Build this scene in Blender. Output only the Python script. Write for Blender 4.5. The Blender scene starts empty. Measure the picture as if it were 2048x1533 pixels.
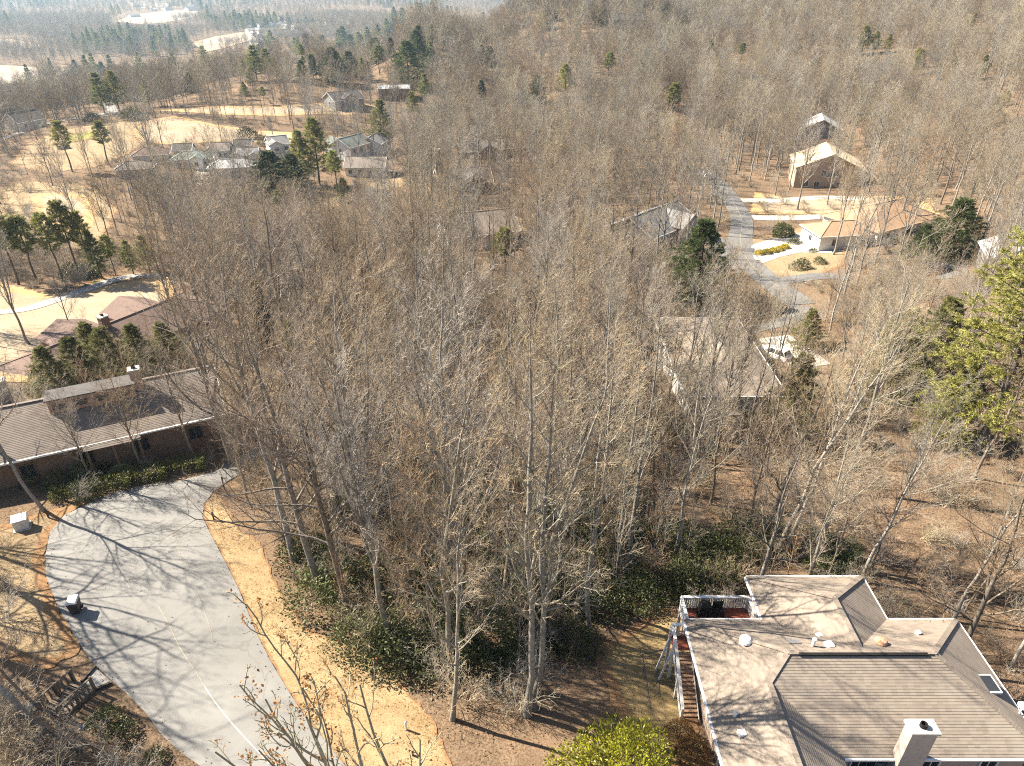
import bpy, bmesh, math, random
import numpy as np
from mathutils import Vector, Matrix
R = math.radians
SC = bpy.context.scene
COL = SC.collection
# ------------------------------------------------------------------ camera
W, H, FPX, PITCH, CAMZ = 2048.0, 1533.0, 1400.0, R(30.5), 36.0
cam_data = bpy.data.cameras.new('camera')
cam = bpy.data.objects.new('camera', cam_data)
COL.objects.link(cam)
cam.location = (0, 0, CAMZ)
cam.rotation_euler = (R(90) - PITCH, 0, 0)
cam_data.sensor_width = 36.0
cam_data.lens = 36.0 * FPX / W
cam_data.clip_start = 0.5
cam_data.clip_end = 20000
SC.camera = cam
# ------------------------------------------------------------------ light
SUN_EL = R(41)
SHADOW = Vector((0.94, -0.34, 0)).normalized()          # the way shadows fall on the ground
to_sun = Vector((-SHADOW.x * math.cos(SUN_EL), -SHADOW.y * math.cos(SUN_EL), math.sin(SUN_EL)))
sd = bpy.data.lights.new('sun', 'SUN')
sd.energy = 5.0
sd.angle = R(0.5)
sd.color = (1.0, 0.905, 0.755)
sun = bpy.data.objects.new('sun', sd)
COL.objects.link(sun)
sun.location = (-60, 20, 120)
sun.rotation_euler = (-to_sun).to_track_quat('-Z', 'Y').to_euler()
world = bpy.data.worlds.new('World')
SC.world = world
world.use_nodes = True
wn = world.node_tree
wn.nodes.clear()
wo = wn.nodes.new('ShaderNodeOutputWorld')
bg = wn.nodes.new('ShaderNodeBackground')
sky = wn.nodes.new('ShaderNodeTexSky')
sky.sky_type = 'NISHITA'
sky.sun_disc = False
sky.sun_elevation = SUN_EL
sky.sun_rotation = math.atan2(to_sun.x, to_sun.y)
bg.inputs['Strength'].default_value = 0.05
wn.links.new(sky.outputs[0], bg.inputs['Color'])
wn.links.new(bg.outputs[0], wo.inputs['Surface'])
SC.view_settings.view_transform = 'Standard'
SC.view_settings.look = 'None'
SC.view_settings.gamma = 1.0
SC.view_settings.use_curve_mapping = False
SC.view_settings.exposure = 1.84
SC.cycles.max_bounces = 5
SC.cycles.diffuse_bounces = 1
SC.cycles.glossy_bounces = 2
SC.cycles.transmission_bounces = 2
SC.cycles.volume_bounces = 1
SC.cycles.transparent_max_bounces = 6
SC.cycles.caustics_reflective = False
SC.cycles.caustics_refractive = False
SC.cycles.use_denoising = False
SC.cycles.filter_width = 1.1

# ------------------------------------------------------------------ from picture to place
CT, ST = math.cos(PITCH), math.sin(PITCH)

def ray(px, py):
    u = (px - W / 2) / FPX
    v = (py - H / 2) / FPX
    return np.array([u, CT - v * ST, -ST - v * CT])

def Zp(px, py, z):
    """the point at height z seen at a pixel"""
    d = ray(px, py)
    t = (z - CAMZ) / d[2]
    return np.array([d[0] * t, d[1] * t, z])

def proj(p):
    """pixel position of points (N,3)"""
    p = np.asarray(p, float)
    x, y, z = p[..., 0], p[..., 1], p[..., 2] - CAMZ
    f = y * CT - z * ST
    upc = y * ST + z * CT
    f = np.where(f < 0.5, 0.5, f)
    return W / 2 + FPX * x / f, H / 2 - FPX * upc / f, f

# ------------------------------------------------------------------ terrain: smooth surface through known spots
CP_PIX = [  # pixel, height of the ground there
    (300, 1500, 0), (300, 1200, 0), (250, 990, 0), (60, 1450, 0.6), (60, 1100, 0.3), (20, 930, 0.2),
    (700, 1450, -0.3), (600, 1150, -1.0), (440, 950, -0.4), (580, 870, -2.0), (1050, 1420, -1.2), (800, 1200, -2.2), (1050, 1100, -4.0),
    (1300, 1400, -1.8), (1330, 1200, -4.2), (1700, 1100, -4.2), (1950, 1250, -3.6), (1600, 960, -5.0), (1900, 1000, -3.4), (2040, 850, -3.2), (2048, 1533, -0.6),
    (900, 900, -5.5), (1200, 850, -7.0), (1420, 800, -8.2), (700, 820, -4.0), (250, 800, -2.5),
    (1540, 690, -8.5), (1800, 700, -5.5), (1990, 560, -6.0), (2040, 450, -6.0),
    (230, 690, -7.5), (100, 600, -9.5), (200, 545, -11), (120, 400, -14), (400, 310, -18), (500, 270, -18), (700, 215, -16), (100, 280, -18),
    (60, 235, -22), (210, 205, -22), (700, 560, -12), (600, 420, -16), (740, 345, -20), (930, 350, -20), (1000, 480, -15.5), (1300, 490, -13.5),
    (1480, 450, -14), (1530, 560, -12), (1440, 380, -14.5), (1760, 480, -11.5), (1660, 380, -14), (1650, 250, -16), (1880, 545, -9.0),
    (2000, 250, -5), (1900, 100, 2), (1700, 150, -9), (1400, 200, -15), (1400, 100, -9), (1000, 200, -20), (1000, 80, -5), (700, 150, -17),
]
CP_W = [(-190, 400, -24), (-170, 415, -18), (-110, 445, -10), (-55, 500, 2), (0, 540, 8), (100, 590, 12), (250, 640, 18), (450, 600, 22), (600, 400, 25),
        (-110, 700, -56), (40, 950, -52), (250, 1200, -40), (-250, 520, -48), (-400, 500, -52), (-420, 380, -42), (-600, 815, -60), (-480, 620, -58),
        (-500, 2000, -60), (-200, 1300, -60), (-1500, 2500, -60), (0, 3000, -60), (1500, 3000, -40),
        (-3000, 5500, -40), (0, 6200, -40), (3000, 5500, -30), (1100, 1000, 24), (1500, 300, 28), (-300, 150, -24), (-230, 60, -10), (-700, 200, -45),
        (0, -100, 8), (-60, 0, 2), (60, 0, 2), (0, 0, 1.5), (-150, -50, 4), (150, -50, 8), (110, 60, 0), (0, -1000, 20), (-1500, -500, 0), (1500, -500, 30),
        (-4000, 1500, -50), (0, -6000, 0), (-6000, 0, -40), (6000, 0, 30)]

def warp(xy):
    xy = np.asarray(xy, float)
    r = np.hypot(xy[..., 0], xy[..., 1]) + 1e-9
    k = np.log1p(r / 25.0) / r
    return xy * k[..., None]

_c = [Zp(*c) for c in CP_PIX] + [np.array(c, float) for c in CP_W]
_c = np.array(_c)
_w = warp(_c[:, :2])

def _phi(d2):
    return np.where(d2 > 1e-12, 0.5 * d2 * np.log(np.maximum(d2, 1e-12)), 0.0)

_n = len(_c)
_A = np.zeros((_n + 3, _n + 3))
_A[:_n, :_n] = _phi(((_w[:, None] - _w[None]) ** 2).sum(-1)) + np.eye(_n) * 0.002
_A[:_n, _n] = 1
_A[:_n, _n + 1:] = _w
_A[_n, :_n] = 1
_A[_n + 1:, :_n] = _w.T
_s = np.linalg.solve(_A, np.concatenate([_c[:, 2], np.zeros(3)]))

def terrain(xy):
    xy = np.asarray(xy, float)
    sh = xy.shape[:-1]
    q = warp(xy.reshape(-1, 2))
    out = np.empty(len(q))
    for i in range(0, len(q), 4000):
        b = q[i:i + 4000]
        out[i:i + 4000] = _phi(((b[:, None] - _w[None]) ** 2).sum(-1)) @ _s[:_n] + _s[_n] + b @ _s[_n + 1:]
    return np.clip(out, -75, 34).reshape(sh)

def T(x, y):
    return float(terrain(np.array([[x, y]]))[0])

_tt = np.concatenate([np.geomspace(12, 6500, 900)])

def G(px, py):
    """where the ground is seen at a pixel"""
    d = ray(px, py)
    P = d[None] * _tt[:, None]
    below = np.nonzero(P[:, 2] + CAMZ < terrain(P[:, :2]))[0]
    if len(below) == 0:
        p = d * 6500
        return np.array([p[0], p[1], T(p[0], p[1])])
    k = below[0]
    a, b = (_tt[k - 1] if k else 1.0), _tt[k]
    for _ in range(22):
        m = (a + b) / 2
        if d[2] * m + CAMZ < T(d[0] * m, d[1] * m):
            b = m
        else:
            a = m
    return np.array([d[0] * b, d[1] * b, T(d[0] * b, d[1] * b)])

def Zat(px, py, y):
    """height of what is seen at pixel row py standing y metres ahead"""
    d = ray(px, py)
    return CAMZ + d[2] / d[1] * y

def inpoly(pts, poly):
    pts = np.asarray(pts, float)
    poly = np.asarray(poly, float)
    x, y = pts[:, 0], pts[:, 1]
    ins = np.zeros(len(pts), bool)
    j = len(poly) - 1
    for i in range(len(poly)):
        xi, yi, xj, yj = poly[i][0], poly[i][1], poly[j][0], poly[j][1]
        c = ((yi > y) != (yj > y)) & (x < (xj - xi) * (y - yi) / (yj - yi + 1e-12) + xi)
        ins ^= c
        j = i
    return ins

def edge_dist(pts, poly):
    """distance of points to a closed outline"""
    pts = np.asarray(pts, float)[:, :2]
    P = np.asarray(poly, float)[:, :2]
    best = np.full(len(pts), 1e9)
    for i in range(len(P)):
        a, b = P[i], P[(i + 1) % len(P)]
        ab = b - a
        t = np.clip(((pts - a) @ ab) / (ab @ ab + 1e-12), 0, 1)
        best = np.minimum(best, np.hypot(*(pts - a - t[:, None] * ab).T))
    return best
# ------------------------------------------------------------------ materials
def new_mat(name):
    m = bpy.data.materials.new(name)
    m.use_nodes = True
    nt = m.node_tree
    b = nt.nodes['Principled BSDF']
    b.inputs['Specular IOR Level'].default_value = 0.3
    return m, nt, b

def N(nt, typ, **kw):
    n = nt.nodes.new(typ)
    for k, v in kw.items():
        if k in ('inp',):
            for kk, vv in v.items():
                n.inputs[kk].default_value = vv
        else:
            setattr(n, k, v)
    return n

def mixc(nt, fac, a, b, blend='MIX'):
    n = nt.nodes.new('ShaderNodeMix')
    n.data_type = 'RGBA'
    n.blend_type = blend
    for s, v in ((0, fac), (6, a), (7, b)):
        if hasattr(v, 'is_linked') or hasattr(v, 'node'):
            nt.links.new(v, n.inputs[s])
        elif s == 0:
            n.inputs[0].default_value = v
        else:
            n.inputs[s].default_value = (*v, 1) if len(v) == 3 else v
    return n.outputs[2]

def ramp(nt, fac, stops):
    n = nt.nodes.new('ShaderNodeValToRGB')
    e = n.color_ramp.elements
    while len(e) < len(stops):
        e.new(0.5)
    for el, (p, c) in zip(e, stops):
        el.position = p
        el.color = (*c, 1) if not isinstance(c, float) else (c, c, c, 1)
    nt.links.new(fac, n.inputs[0])
    return n.outputs[0]

def noise(nt, scale, detail=4, rough=0.6, vec=None, dims='3D'):
    n = nt.nodes.new('ShaderNodeTexNoise')
    n.inputs['Scale'].default_value = scale
    n.inputs['Detail'].default_value = detail
    n.inputs['Roughness'].default_value = rough
    if vec is not None:
        nt.links.new(vec, n.inputs['Vector'])
    return n.outputs['Fac']

def coords(nt, kind='Object'):
    return nt.nodes.new('ShaderNodeTexCoord').outputs[kind]

def wpos(nt):
    return nt.nodes.new('ShaderNodeNewGeometry').outputs['Position']

def orand(nt):
    return nt.nodes.new('ShaderNodeObjectInfo').outputs['Random']

def bump(nt, b, h, strength=0.4, dist=0.05):
    n = nt.nodes.new('ShaderNodeBump')
    n.inputs['Strength'].default_value = strength
    n.inputs['Distance'].default_value = dist
    nt.links.new(h, n.inputs['Height'])
    nt.links.new(n.outputs[0], b.inputs['Normal'])

def simple(name, a, b=None, scale=8.0, rough=0.75, detail=5, metal=0.0, spec=0.3, bumpk=0.0):
    """a material of two tones broken by noise"""
    m, nt, bs = new_mat(name)
    bs.inputs['Roughness'].default_value = rough
    bs.inputs['Metallic'].default_value = metal
    bs.inputs['Specular IOR Level'].default_value = spec
    if b is None:
        b = tuple(x * 0.8 for x in a)
    f = noise(nt, scale, detail, 0.65, coords(nt))
    nt.links.new(mixc(nt, ramp(nt, f, [(0.35, 0.0), (0.65, 1.0)]), a, b), bs.inputs['Base Color'])
    if bumpk:
        bump(nt, bs, f, bumpk, 0.03)
    return m

def bark_mat(name, a, b, lichen, twig=False):
    m, nt, bs = new_mat(name)
    bs.inputs['Roughness'].default_value = 0.85
    bs.inputs['Specular IOR Level'].default_value = 0.2
    p = coords(nt)
    f = noise(nt, 1.3 if not twig else 0.7, 5, 0.7, p)
    c = mixc(nt, ramp(nt, f, [(0.3, 0.0), (0.7, 1.0)]), a, b)
    g = noise(nt, 5.0, 4, 0.7, p)
    c = mixc(nt, ramp(nt, g, [(0.5, 0.0), (0.66, 0.75)]), c, lichen)
    rn = orand(nt)
    hv = N(nt, 'ShaderNodeHueSaturation')
    mr = N(nt, 'ShaderNodeMapRange', inp={3: 0.78, 4: 1.22})
    nt.links.new(rn, mr.inputs[0])
    nt.links.new(mr.outputs[0], hv.inputs['Value'])
    m2 = N(nt, 'ShaderNodeMath', operation='FRACT')
    m3 = N(nt, 'ShaderNodeMath', operation='MULTIPLY', inp={1: 7.31})
    nt.links.new(rn, m3.inputs[0])
    nt.links.new(m3.outputs[0], m2.inputs[0])
    mr2 = N(nt, 'ShaderNodeMapRange', inp={3: 0.6, 4: 1.35})
    nt.links.new(m2.outputs[0], mr2.inputs[0])
    nt.links.new(mr2.outputs[0], hv.inputs['Saturation'])
    nt.links.new(c, hv.inputs['Color'])
    nt.links.new(hv.outputs[0], bs.inputs['Base Color'])
    if not twig:
        bump(nt, bs, g, 0.5, 0.04)
    return m

def leaf_mat(name, a, b, trans=0.25, rough=0.55, hue=0.0):
    m, nt, bs = new_mat(name)
    bs.inputs['Roughness'].default_value = rough
    bs.inputs['Specular IOR Level'].default_value = 0.35
    p = coords(nt)
    f = noise(nt, 0.9, 4, 0.7, p)
    c = mixc(nt, ramp(nt, f, [(0.35, 0.0), (0.65, 1.0)]), a, b)
    hv = N(nt, 'ShaderNodeHueSaturation')
    mr = N(nt, 'ShaderNodeMapRange', inp={3: 0.75, 4: 1.25})
    nt.links.new(orand(nt), mr.inputs[0])
    nt.links.new(mr.outputs[0], hv.inputs['Value'])
    nt.links.new(c, hv.inputs['Color'])
    nt.links.new(hv.outputs[0], bs.inputs['Base Color'])
    tr = N(nt, 'ShaderNodeBsdfTranslucent')
    nt.links.new(hv.outputs[0], tr.inputs['Color'])
    mx = N(nt, 'ShaderNodeMixShader', inp={0: trans})
    out = nt.nodes['Material Output']
    nt.links.new(bs.outputs[0], mx.inputs[1])
    nt.links.new(tr.outputs[0], mx.inputs[2])
    nt.links.new(mx.outputs[0], out.inputs['Surface'])
    return m

# ------------------------------------------------------------------ objects
def mesh_obj(name, verts, faces, mat=None, parent=None, smooth=False, link=True):
    me = bpy.data.meshes.new(name)
    me.from_pydata([tuple(map(float, v)) for v in verts], [], [tuple(map(int, f)) for f in faces])
    me.update()
    if smooth:
        me.shade_smooth()
    for m in (mat if isinstance(mat, (list, tuple)) else [mat]):
        if m:
            me.materials.append(m)
    o = bpy.data.objects.new(name, me)
    if link:
        COL.objects.link(o)
    o.parent = parent
    return o

def fast_mesh(name, V, F, mat=None, smooth=False):
    """mesh data from arrays; F is a list of (n,k) index arrays"""
    me = bpy.data.meshes.new(name)
    V = np.asarray(V, np.float32)
    me.vertices.add(len(V))
    me.vertices.foreach_set('co', V.ravel())
    loops = np.concatenate([f.ravel() for f in F]).astype(np.int32)
    tot = np.concatenate([np.full(len(f), f.shape[1], np.int32) for f in F])
    start = np.concatenate([[0], np.cumsum(tot)[:-1]]).astype(np.int32)
    me.loops.add(len(loops))
    me.loops.foreach_set('vertex_index', loops)
    me.polygons.add(len(tot))
    me.polygons.foreach_set('loop_start', start)
    me.update(calc_edges=True)
    if smooth:
        me.shade_smooth()
    if mat:
        me.materials.append(mat)
    return me

def link_mesh(name, me, parent=None, loc=None, rz=None):
    o = bpy.data.objects.new(name, me)
    COL.objects.link(o)
    o.parent = parent
    if loc is not None:
        o.location = [float(c) for c in loc]
    if rz is not None:
        o.rotation_euler = (0, 0, rz)
    return o

def tag(o, label=None, cat=None, group=None, kind=None):
    if label:
        o['label'] = label
    if cat:
        o['category'] = cat
    if group:
        o['group'] = group
    if kind:
        o['kind'] = kind
    return o

def thing(name, loc, rz, label, cat, group=None):
    o = bpy.data.objects.new(name, None)
    COL.objects.link(o)
    o.empty_display_size = 0.3
    o.location = [float(c) for c in loc]
    o.rotation_euler = (0, 0, rz)
    return tag(o, label, cat, group)

CHILD = {}

def copy_tree(o, parent=None):
    c = o.copy()
    COL.objects.link(c)
    c.parent = parent
    for ch in list(o.children):
        copy_tree(ch, c)
    return c

class MB:
    """collects boxes, prisms and tubes into one mesh"""
    def __init__(s):
        s.v, s.f = [], []

    def add(s, verts, faces):
        k = len(s.v)
        s.v += [tuple(map(float, p)) for p in verts]
        s.f += [tuple(i + k for i in f) for f in faces]
        return s

    def box(s, c, d, rz=0.0, rx=0.0):
        cx, cy, cz = c
        a, b, e = d[0] / 2, d[1] / 2, d[2] / 2
        M = Matrix.Rotation(rz, 3, 'Z') @ Matrix.Rotation(rx, 3, 'X')
        vs = [M @ Vector((x, y, z)) + Vector((cx, cy, cz)) for z in (-e, e) for x, y in ((-a, -b), (a, -b), (a, b), (-a, b))]
        return s.add(vs, [(3, 2, 1, 0), (4, 5, 6, 7), (0, 1, 5, 4), (1, 2, 6, 5), (2, 3, 7, 6), (3, 0, 4, 7)])

    def bar(s, p, q, w, h=None):
        p, q = Vector(p), Vector(q)
        h = h or w
        d = (q - p).normalized()
        up = Vector((0, 0, 1)) if abs(d.z) < 0.95 else Vector((0, 1, 0))
        x = d.cross(up).normalized() * w / 2
        y = x.cross(d).normalized() * h / 2
        vs = [c + i * x + j * y for c in (p, q) for i, j in ((-1, -1), (1, -1), (1, 1), (-1, 1))]
        return s.add(vs, [(3, 2, 1, 0), (4, 5, 6, 7), (0, 1, 5, 4), (1, 2, 6, 5), (2, 3, 7, 6), (3, 0, 4, 7)])

    def lathe(s, c, prof, n=12):
        k = len(s.v)
        for r, z in prof:
            for i in range(n):
                a = 2 * math.pi * i / n
                s.v.append((c[0] + r * math.cos(a), c[1] + r * math.sin(a), c[2] + z))
        for j in range(len(prof) - 1):
            for i in range(n):
                s.f.append((k + j * n + i, k + j * n + (i + 1) % n, k + (j + 1) * n + (i + 1) % n, k + (j + 1) * n + i))
        s.f.append(tuple(k + i for i in range(n))[::-1])
        s.f.append(tuple(k + (len(prof) - 1) * n + i for i in range(n)))
        return s

    def prism(s, base, top):
        n = len(base)
        k = len(s.v)
        s.v += [tuple(map(float, p)) for p in base] + [tuple(map(float, p)) for p in top]
        s.f.append(tuple(k + i for i in range(n))[::-1])
        s.f.append(tuple(k + n + i for i in range(n)))
        for i in range(n):
            s.f.append((k + i, k + (i + 1) % n, k + n + (i + 1) % n, k + n + i))
        return s

    def build(s, name, mat=None, parent=None, smooth=False):
        return mesh_obj(name, s.v, s.f, mat, parent, smooth)

# ------------------------------------------------------------------ draped sheets
def drape(name, poly, mat, lift=0.05, step=None, jitter=0.0, seed=1, kind='structure', skirt=0.3):
    """a sheet laid over the terrain inside a world outline; 'edge' holds the distance to the outline"""
    rng = np.random.default_rng(seed)
    P = np.asarray(poly, float)[:, :2]
    span = (P.max(0) - P.min(0)).max()
    step = step or max(0.6, span / 60)
    pts = []
    for i in range(len(P)):
        a, b = P[i], P[(i + 1) % len(P)]
        n = max(1, int(np.hypot(*(b - a)) / (step * 0.6)))
        for k in range(n):
            q = a + (b - a) * k / n
            if jitter:
                q = q + rng.normal(0, jitter, 2)
            pts.append(q)
    out = np.array(pts)
    gx = np.arange(P[:, 0].min(), P[:, 0].max(), step)
    gy = np.arange(P[:, 1].min(), P[:, 1].max(), step)
    g = np.stack(np.meshgrid(gx, gy), -1).reshape(-1, 2)
    g = g + rng.uniform(-0.15, 0.15, g.shape) * step
    g = g[inpoly(g, out)]
    if len(g):
        g = g[edge_dist(g, out) > step * 0.45]
    from mathutils.geometry import delaunay_2d_cdt
    vin = [Vector(map(float, q)) for q in out] + [Vector(map(float, q)) for q in g]
    n = len(out)
    r = delaunay_2d_cdt(vin, [(i, (i + 1) % n) for i in range(n)], [], 1, 1e-4)
    v2 = np.array([(p.x, p.y) for p in r[0]])
    z = terrain(v2) + lift
    ed = edge_dist(v2, out)
    V = [(p[0], p[1], zz) for p, zz in zip(v2, z)]
    faces = [tuple(f) for f in r[2]]
    o = mesh_obj(name, V, faces, mat, smooth=True)
    bm = bmesh.new()
    bm.from_mesh(o.data)
    for f in bm.faces:
        if f.normal.z < 0:
            f.normal_flip()
    bm.to_mesh(o.data)
    bm.free()
    at = o.data.attributes.new('edge', 'FLOAT', 'POINT')
    at.data.foreach_set('value', ed.astype(np.float32))
    tag(o, kind=kind)
    return o

def ribbon(pts, w):
    """outline of a strip w wide along world points"""
    P = np.asarray(pts, float)[:, :2]
    d = np.gradient(P, axis=0)
    d /= np.hypot(d[:, 0], d[:, 1])[:, None]
    n = np.stack([-d[:, 1], d[:, 0]], -1)
    w = np.asarray(w, float)
    w = w[:, None] if w.ndim else w
    return np.concatenate([P + n * w / 2, (P - n * w / 2)[::-1]])

def smoothline(pts, n=40):
    P = np.asarray(pts, float)[:, :2]
    k = len(P)
    Q = np.concatenate([[2 * P[0] - P[1]], P, [2 * P[-1] - P[-2]]])
    out = []
    for t in np.linspace(0, k - 1 - 1e-6, n):
        i = int(t)
        f = t - i
        a, b, c, d = Q[i], Q[i + 1], Q[i + 2], Q[i + 3]
        out.append(0.5 * (2 * b + (c - a) * f + (2 * a - 5 * b + 4 * c - d) * f ** 2 + (3 * b - a - 3 * c + d) * f ** 3))
    return np.array(out)

def PW(lst):
    return np.array([G(*p) for p in lst])
# ------------------------------------------------------------------ wood: polylines to tubes
def norm(v):
    return v / (np.linalg.norm(v, axis=-1, keepdims=True) + 1e-9)

def tubes(P, Rr, s):
    """P (n,k,3), Rr (n,k) -> verts, quads"""
    n, k, _ = P.shape
    tan = norm(np.gradient(P, axis=1))
    ref = np.where(np.abs(tan[:, :1, 2:3]) < 0.9, np.array([0, 0, 1.0]), np.array([1.0, 0, 0]))
    u = norm(np.cross(tan, np.broadcast_to(ref, tan.shape)))
    v = np.cross(tan, u)
    a = np.arange(s) * 2 * np.pi / s
    ring = u[:, :, None] * np.cos(a)[:, None] + v[:, :, None] * np.sin(a)[:, None]
    V = P[:, :, None] + ring * Rr[:, :, None, None]
    base = (np.arange(n) * k * s)[:, None, None] + (np.arange(k - 1) * s)[None, :, None] + np.arange(s)[None, None]
    nxt = (np.arange(n) * k * s)[:, None, None] + (np.arange(k - 1) * s)[None, :, None] + ((np.arange(s) + 1) % s)[None, None]
    F = np.stack([base, nxt, nxt + s, base + s], -1).reshape(-1, 4)
    return V.reshape(-1, 3), F

def sprout(rng, P, Rr, L, M, t0, t1, ang, lr, K, up=0.0, bend=0.0, wob=0.08, rr=0.55, rmin=0.006, taper=0.3, tipfall=0.55, flat=0.0):
    """M shoots on every line of P"""
    n, k, _ = P.shape
    t = t0 + (t1 - t0) * (np.arange(M)[None] + rng.random((n, M))) / M
    f = t * (k - 1)
    i = np.minimum(f.astype(int), k - 2)
    fr = (f - i)[..., None]
    rows = np.arange(n)[:, None]
    A, B = P[rows, i], P[rows, i + 1]
    pos = A + (B - A) * fr
    rad = Rr[rows, i] + (Rr[rows, i + 1] - Rr[rows, i]) * fr[..., 0]
    tan = norm(B - A)
    ref = np.where(np.abs(tan[..., 2:3]) < 0.9, np.array([0, 0, 1.0]), np.array([1.0, 0, 0]))
    u = norm(np.cross(tan, ref))
    v = np.cross(tan, u)
    az = np.arange(M)[None] * 2.399 + rng.random((n, 1)) * 6.28 + rng.normal(0, 0.5, (n, M))
    an = np.radians(ang) * rng.uniform(0.7, 1.3, (n, M))
    d = tan * np.cos(an)[..., None] + (u * np.cos(az)[..., None] + v * np.sin(az)[..., None]) * np.sin(an)[..., None]
    d[..., 2] = d[..., 2] * (1 - flat) + up
    d = norm(d).reshape(-1, 3)
    q = (t - t0) / max(1e-6, t1 - t0)
    ln = (L[:, None] * lr * (1 - tipfall * q) * rng.uniform(0.6, 1.25, (n, M))).reshape(-1)
    m = n * M
    C = np.empty((m, K, 3))
    C[:, 0] = pos.reshape(-1, 3)
    st = (ln / (K - 1))[:, None]
    for j in range(1, K):
        C[:, j] = C[:, j - 1] + d * st
        d = d + rng.normal(0, wob, (m, 3))
        d[:, 2] += bend
        d = norm(d)
    r0 = np.maximum(rmin, np.minimum(rad.reshape(-1) * rr, ln * 0.022 + rmin * 0.6))
    w = np.linspace(1, taper, K)[None]
    return C, np.maximum(rmin * 0.55, r0[:, None] * w), ln

def grow(seed, Ht, r0, lean=0.0, first=0.35, n1=14, a1=45, l1=0.34, up1=0.15, bend1=0.1, n2=8, n3=7, n4=5, fork=0, wob=0.06, rt=0.0078, twig=True, l2=0.5, l3=0.45, l4=0.42, s=(9, 5, 4, 3, 3), t3=1.0, tipfall=0.5):
    """trunk and crown of a leafless tree; returns (trunk lines), (limb lines), (twig lines)"""
    rng = np.random.default_rng(seed)
    K = 14
    z = np.linspace(0, 1, K)
    sw = np.cumsum(rng.normal(0, 1, (K, 2)), 0) * Ht * 0.0045
    sw -= sw[0]
    a = rng.random() * 6.28
    P = np.zeros((1, K, 3))
    P[0, :, 0] = sw[:, 0] + lean * Ht * z ** 1.6 * math.cos(a)
    P[0, :, 1] = sw[:, 1] + lean * Ht * z ** 1.6 * math.sin(a)
    P[0, :, 2] = z * Ht - 0.4
    Rr = (0.82 * r0 * (1 - z) ** 0.75 * (1 + 0.5 * np.exp(-z * 28)) + 0.012)[None]
    L = np.array([Ht])
    trunk = [(P, Rr)]
    tops = [(P, Rr, L)]
    if fork:
        Pf, Rf, Lf = sprout(rng, P, Rr, L, fork, 0.34, 0.52, 20, 0.55, 11, up=0.35, bend=0.05, wob=0.05, rr=0.72, rmin=0.03, taper=0.15, tipfall=0.1)
        trunk.append((Pf, Rf))
        tops.append((Pf, Rf, Lf * 1.05))
    limbs, twigs = [], []
    for q, (p, r, l) in enumerate(tops):
        main = q == 0
        c1 = sprout(rng, p, r, l, n1 if main else max(5, n1 // 2), first if main else 0.2, 0.97, a1, l1, 8, up=up1, bend=bend1, wob=wob * 1.3, rr=0.5, rmin=0.018, taper=0.2, tipfall=tipfall)
        c2 = sprout(rng, *c1, n2, 0.15, 0.97, 39, l2, 5, up=0.22, bend=0.06, wob=0.09, rr=0.55, rmin=0.010, taper=0.3, tipfall=0.45)
        c3 = sprout(rng, *c2, n3, 0.12, 1.0, 37, l3, 4, up=0.2, bend=0.04, wob=0.08, rr=0.6, rmin=rt, taper=0.45, tipfall=0.35)
        limbs += [(c1[0], c1[1], s[1]), (c2[0], c2[1], s[2])]
        twigs.append((c3[0], c3[1] * t3, s[3]))
        if n4:
            c4 = sprout(rng, *c3, n4, 0.1, 1.0, 36, l4, 3, up=0.16, bend=0.03, wob=0.07, rr=0.7, rmin=rt * 0.8, taper=0.5, tipfall=0.2)
            twigs.append((c4[0], c4[1] * t3, s[4]))
    return trunk, limbs, twigs

def wood_mesh(name, lines, mats):
    """lines: list of (P,R,sides,material index)"""
    V, F, MI, k = [], [], [], 0
    for P, r, s, mi in lines:
        v, f = tubes(P, r, s)
        V.append(v)
        F.append(f + k)
        MI.append(np.full(len(f), mi, np.int32))
        k += len(v)
    me = fast_mesh(name, np.concatenate(V), [np.concatenate(F)])
    for m in mats:
        me.materials.append(m)
    me.polygons.foreach_set('material_index', np.concatenate(MI))
    me.shade_smooth()
    return me

bark_grey = bark_mat('bark_grey', (0.27, 0.25, 0.215), (0.16, 0.143, 0.12), (0.44, 0.425, 0.36))
bark_brown = bark_mat('bark_brown', (0.20, 0.165, 0.13), (0.125, 0.1, 0.078), (0.36, 0.325, 0.265))
bark_pale = bark_mat('bark_pale', (0.34, 0.31, 0.27), (0.22, 0.20, 0.17), (0.44, 0.42, 0.37))
bark_pine = bark_mat('bark_pine', (0.11, 0.085, 0.07), (0.06, 0.045, 0.036), (0.16, 0.14, 0.11))
twig_tan = bark_mat('twig_tan', (0.40, 0.32, 0.235), (0.30, 0.235, 0.17), (0.46, 0.41, 0.32), True)
twig_red = bark_mat('twig_red', (0.37, 0.275, 0.20), (0.275, 0.195, 0.14), (0.43, 0.355, 0.27), True)
twig_grey = bark_mat('twig_grey', (0.41, 0.355, 0.265), (0.31, 0.265, 0.195), (0.48, 0.43, 0.325), True)
lichen_twig = bark_mat('lichen_twig', (0.34, 0.315, 0.24), (0.20, 0.17, 0.13), (0.44, 0.43, 0.32))

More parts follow.
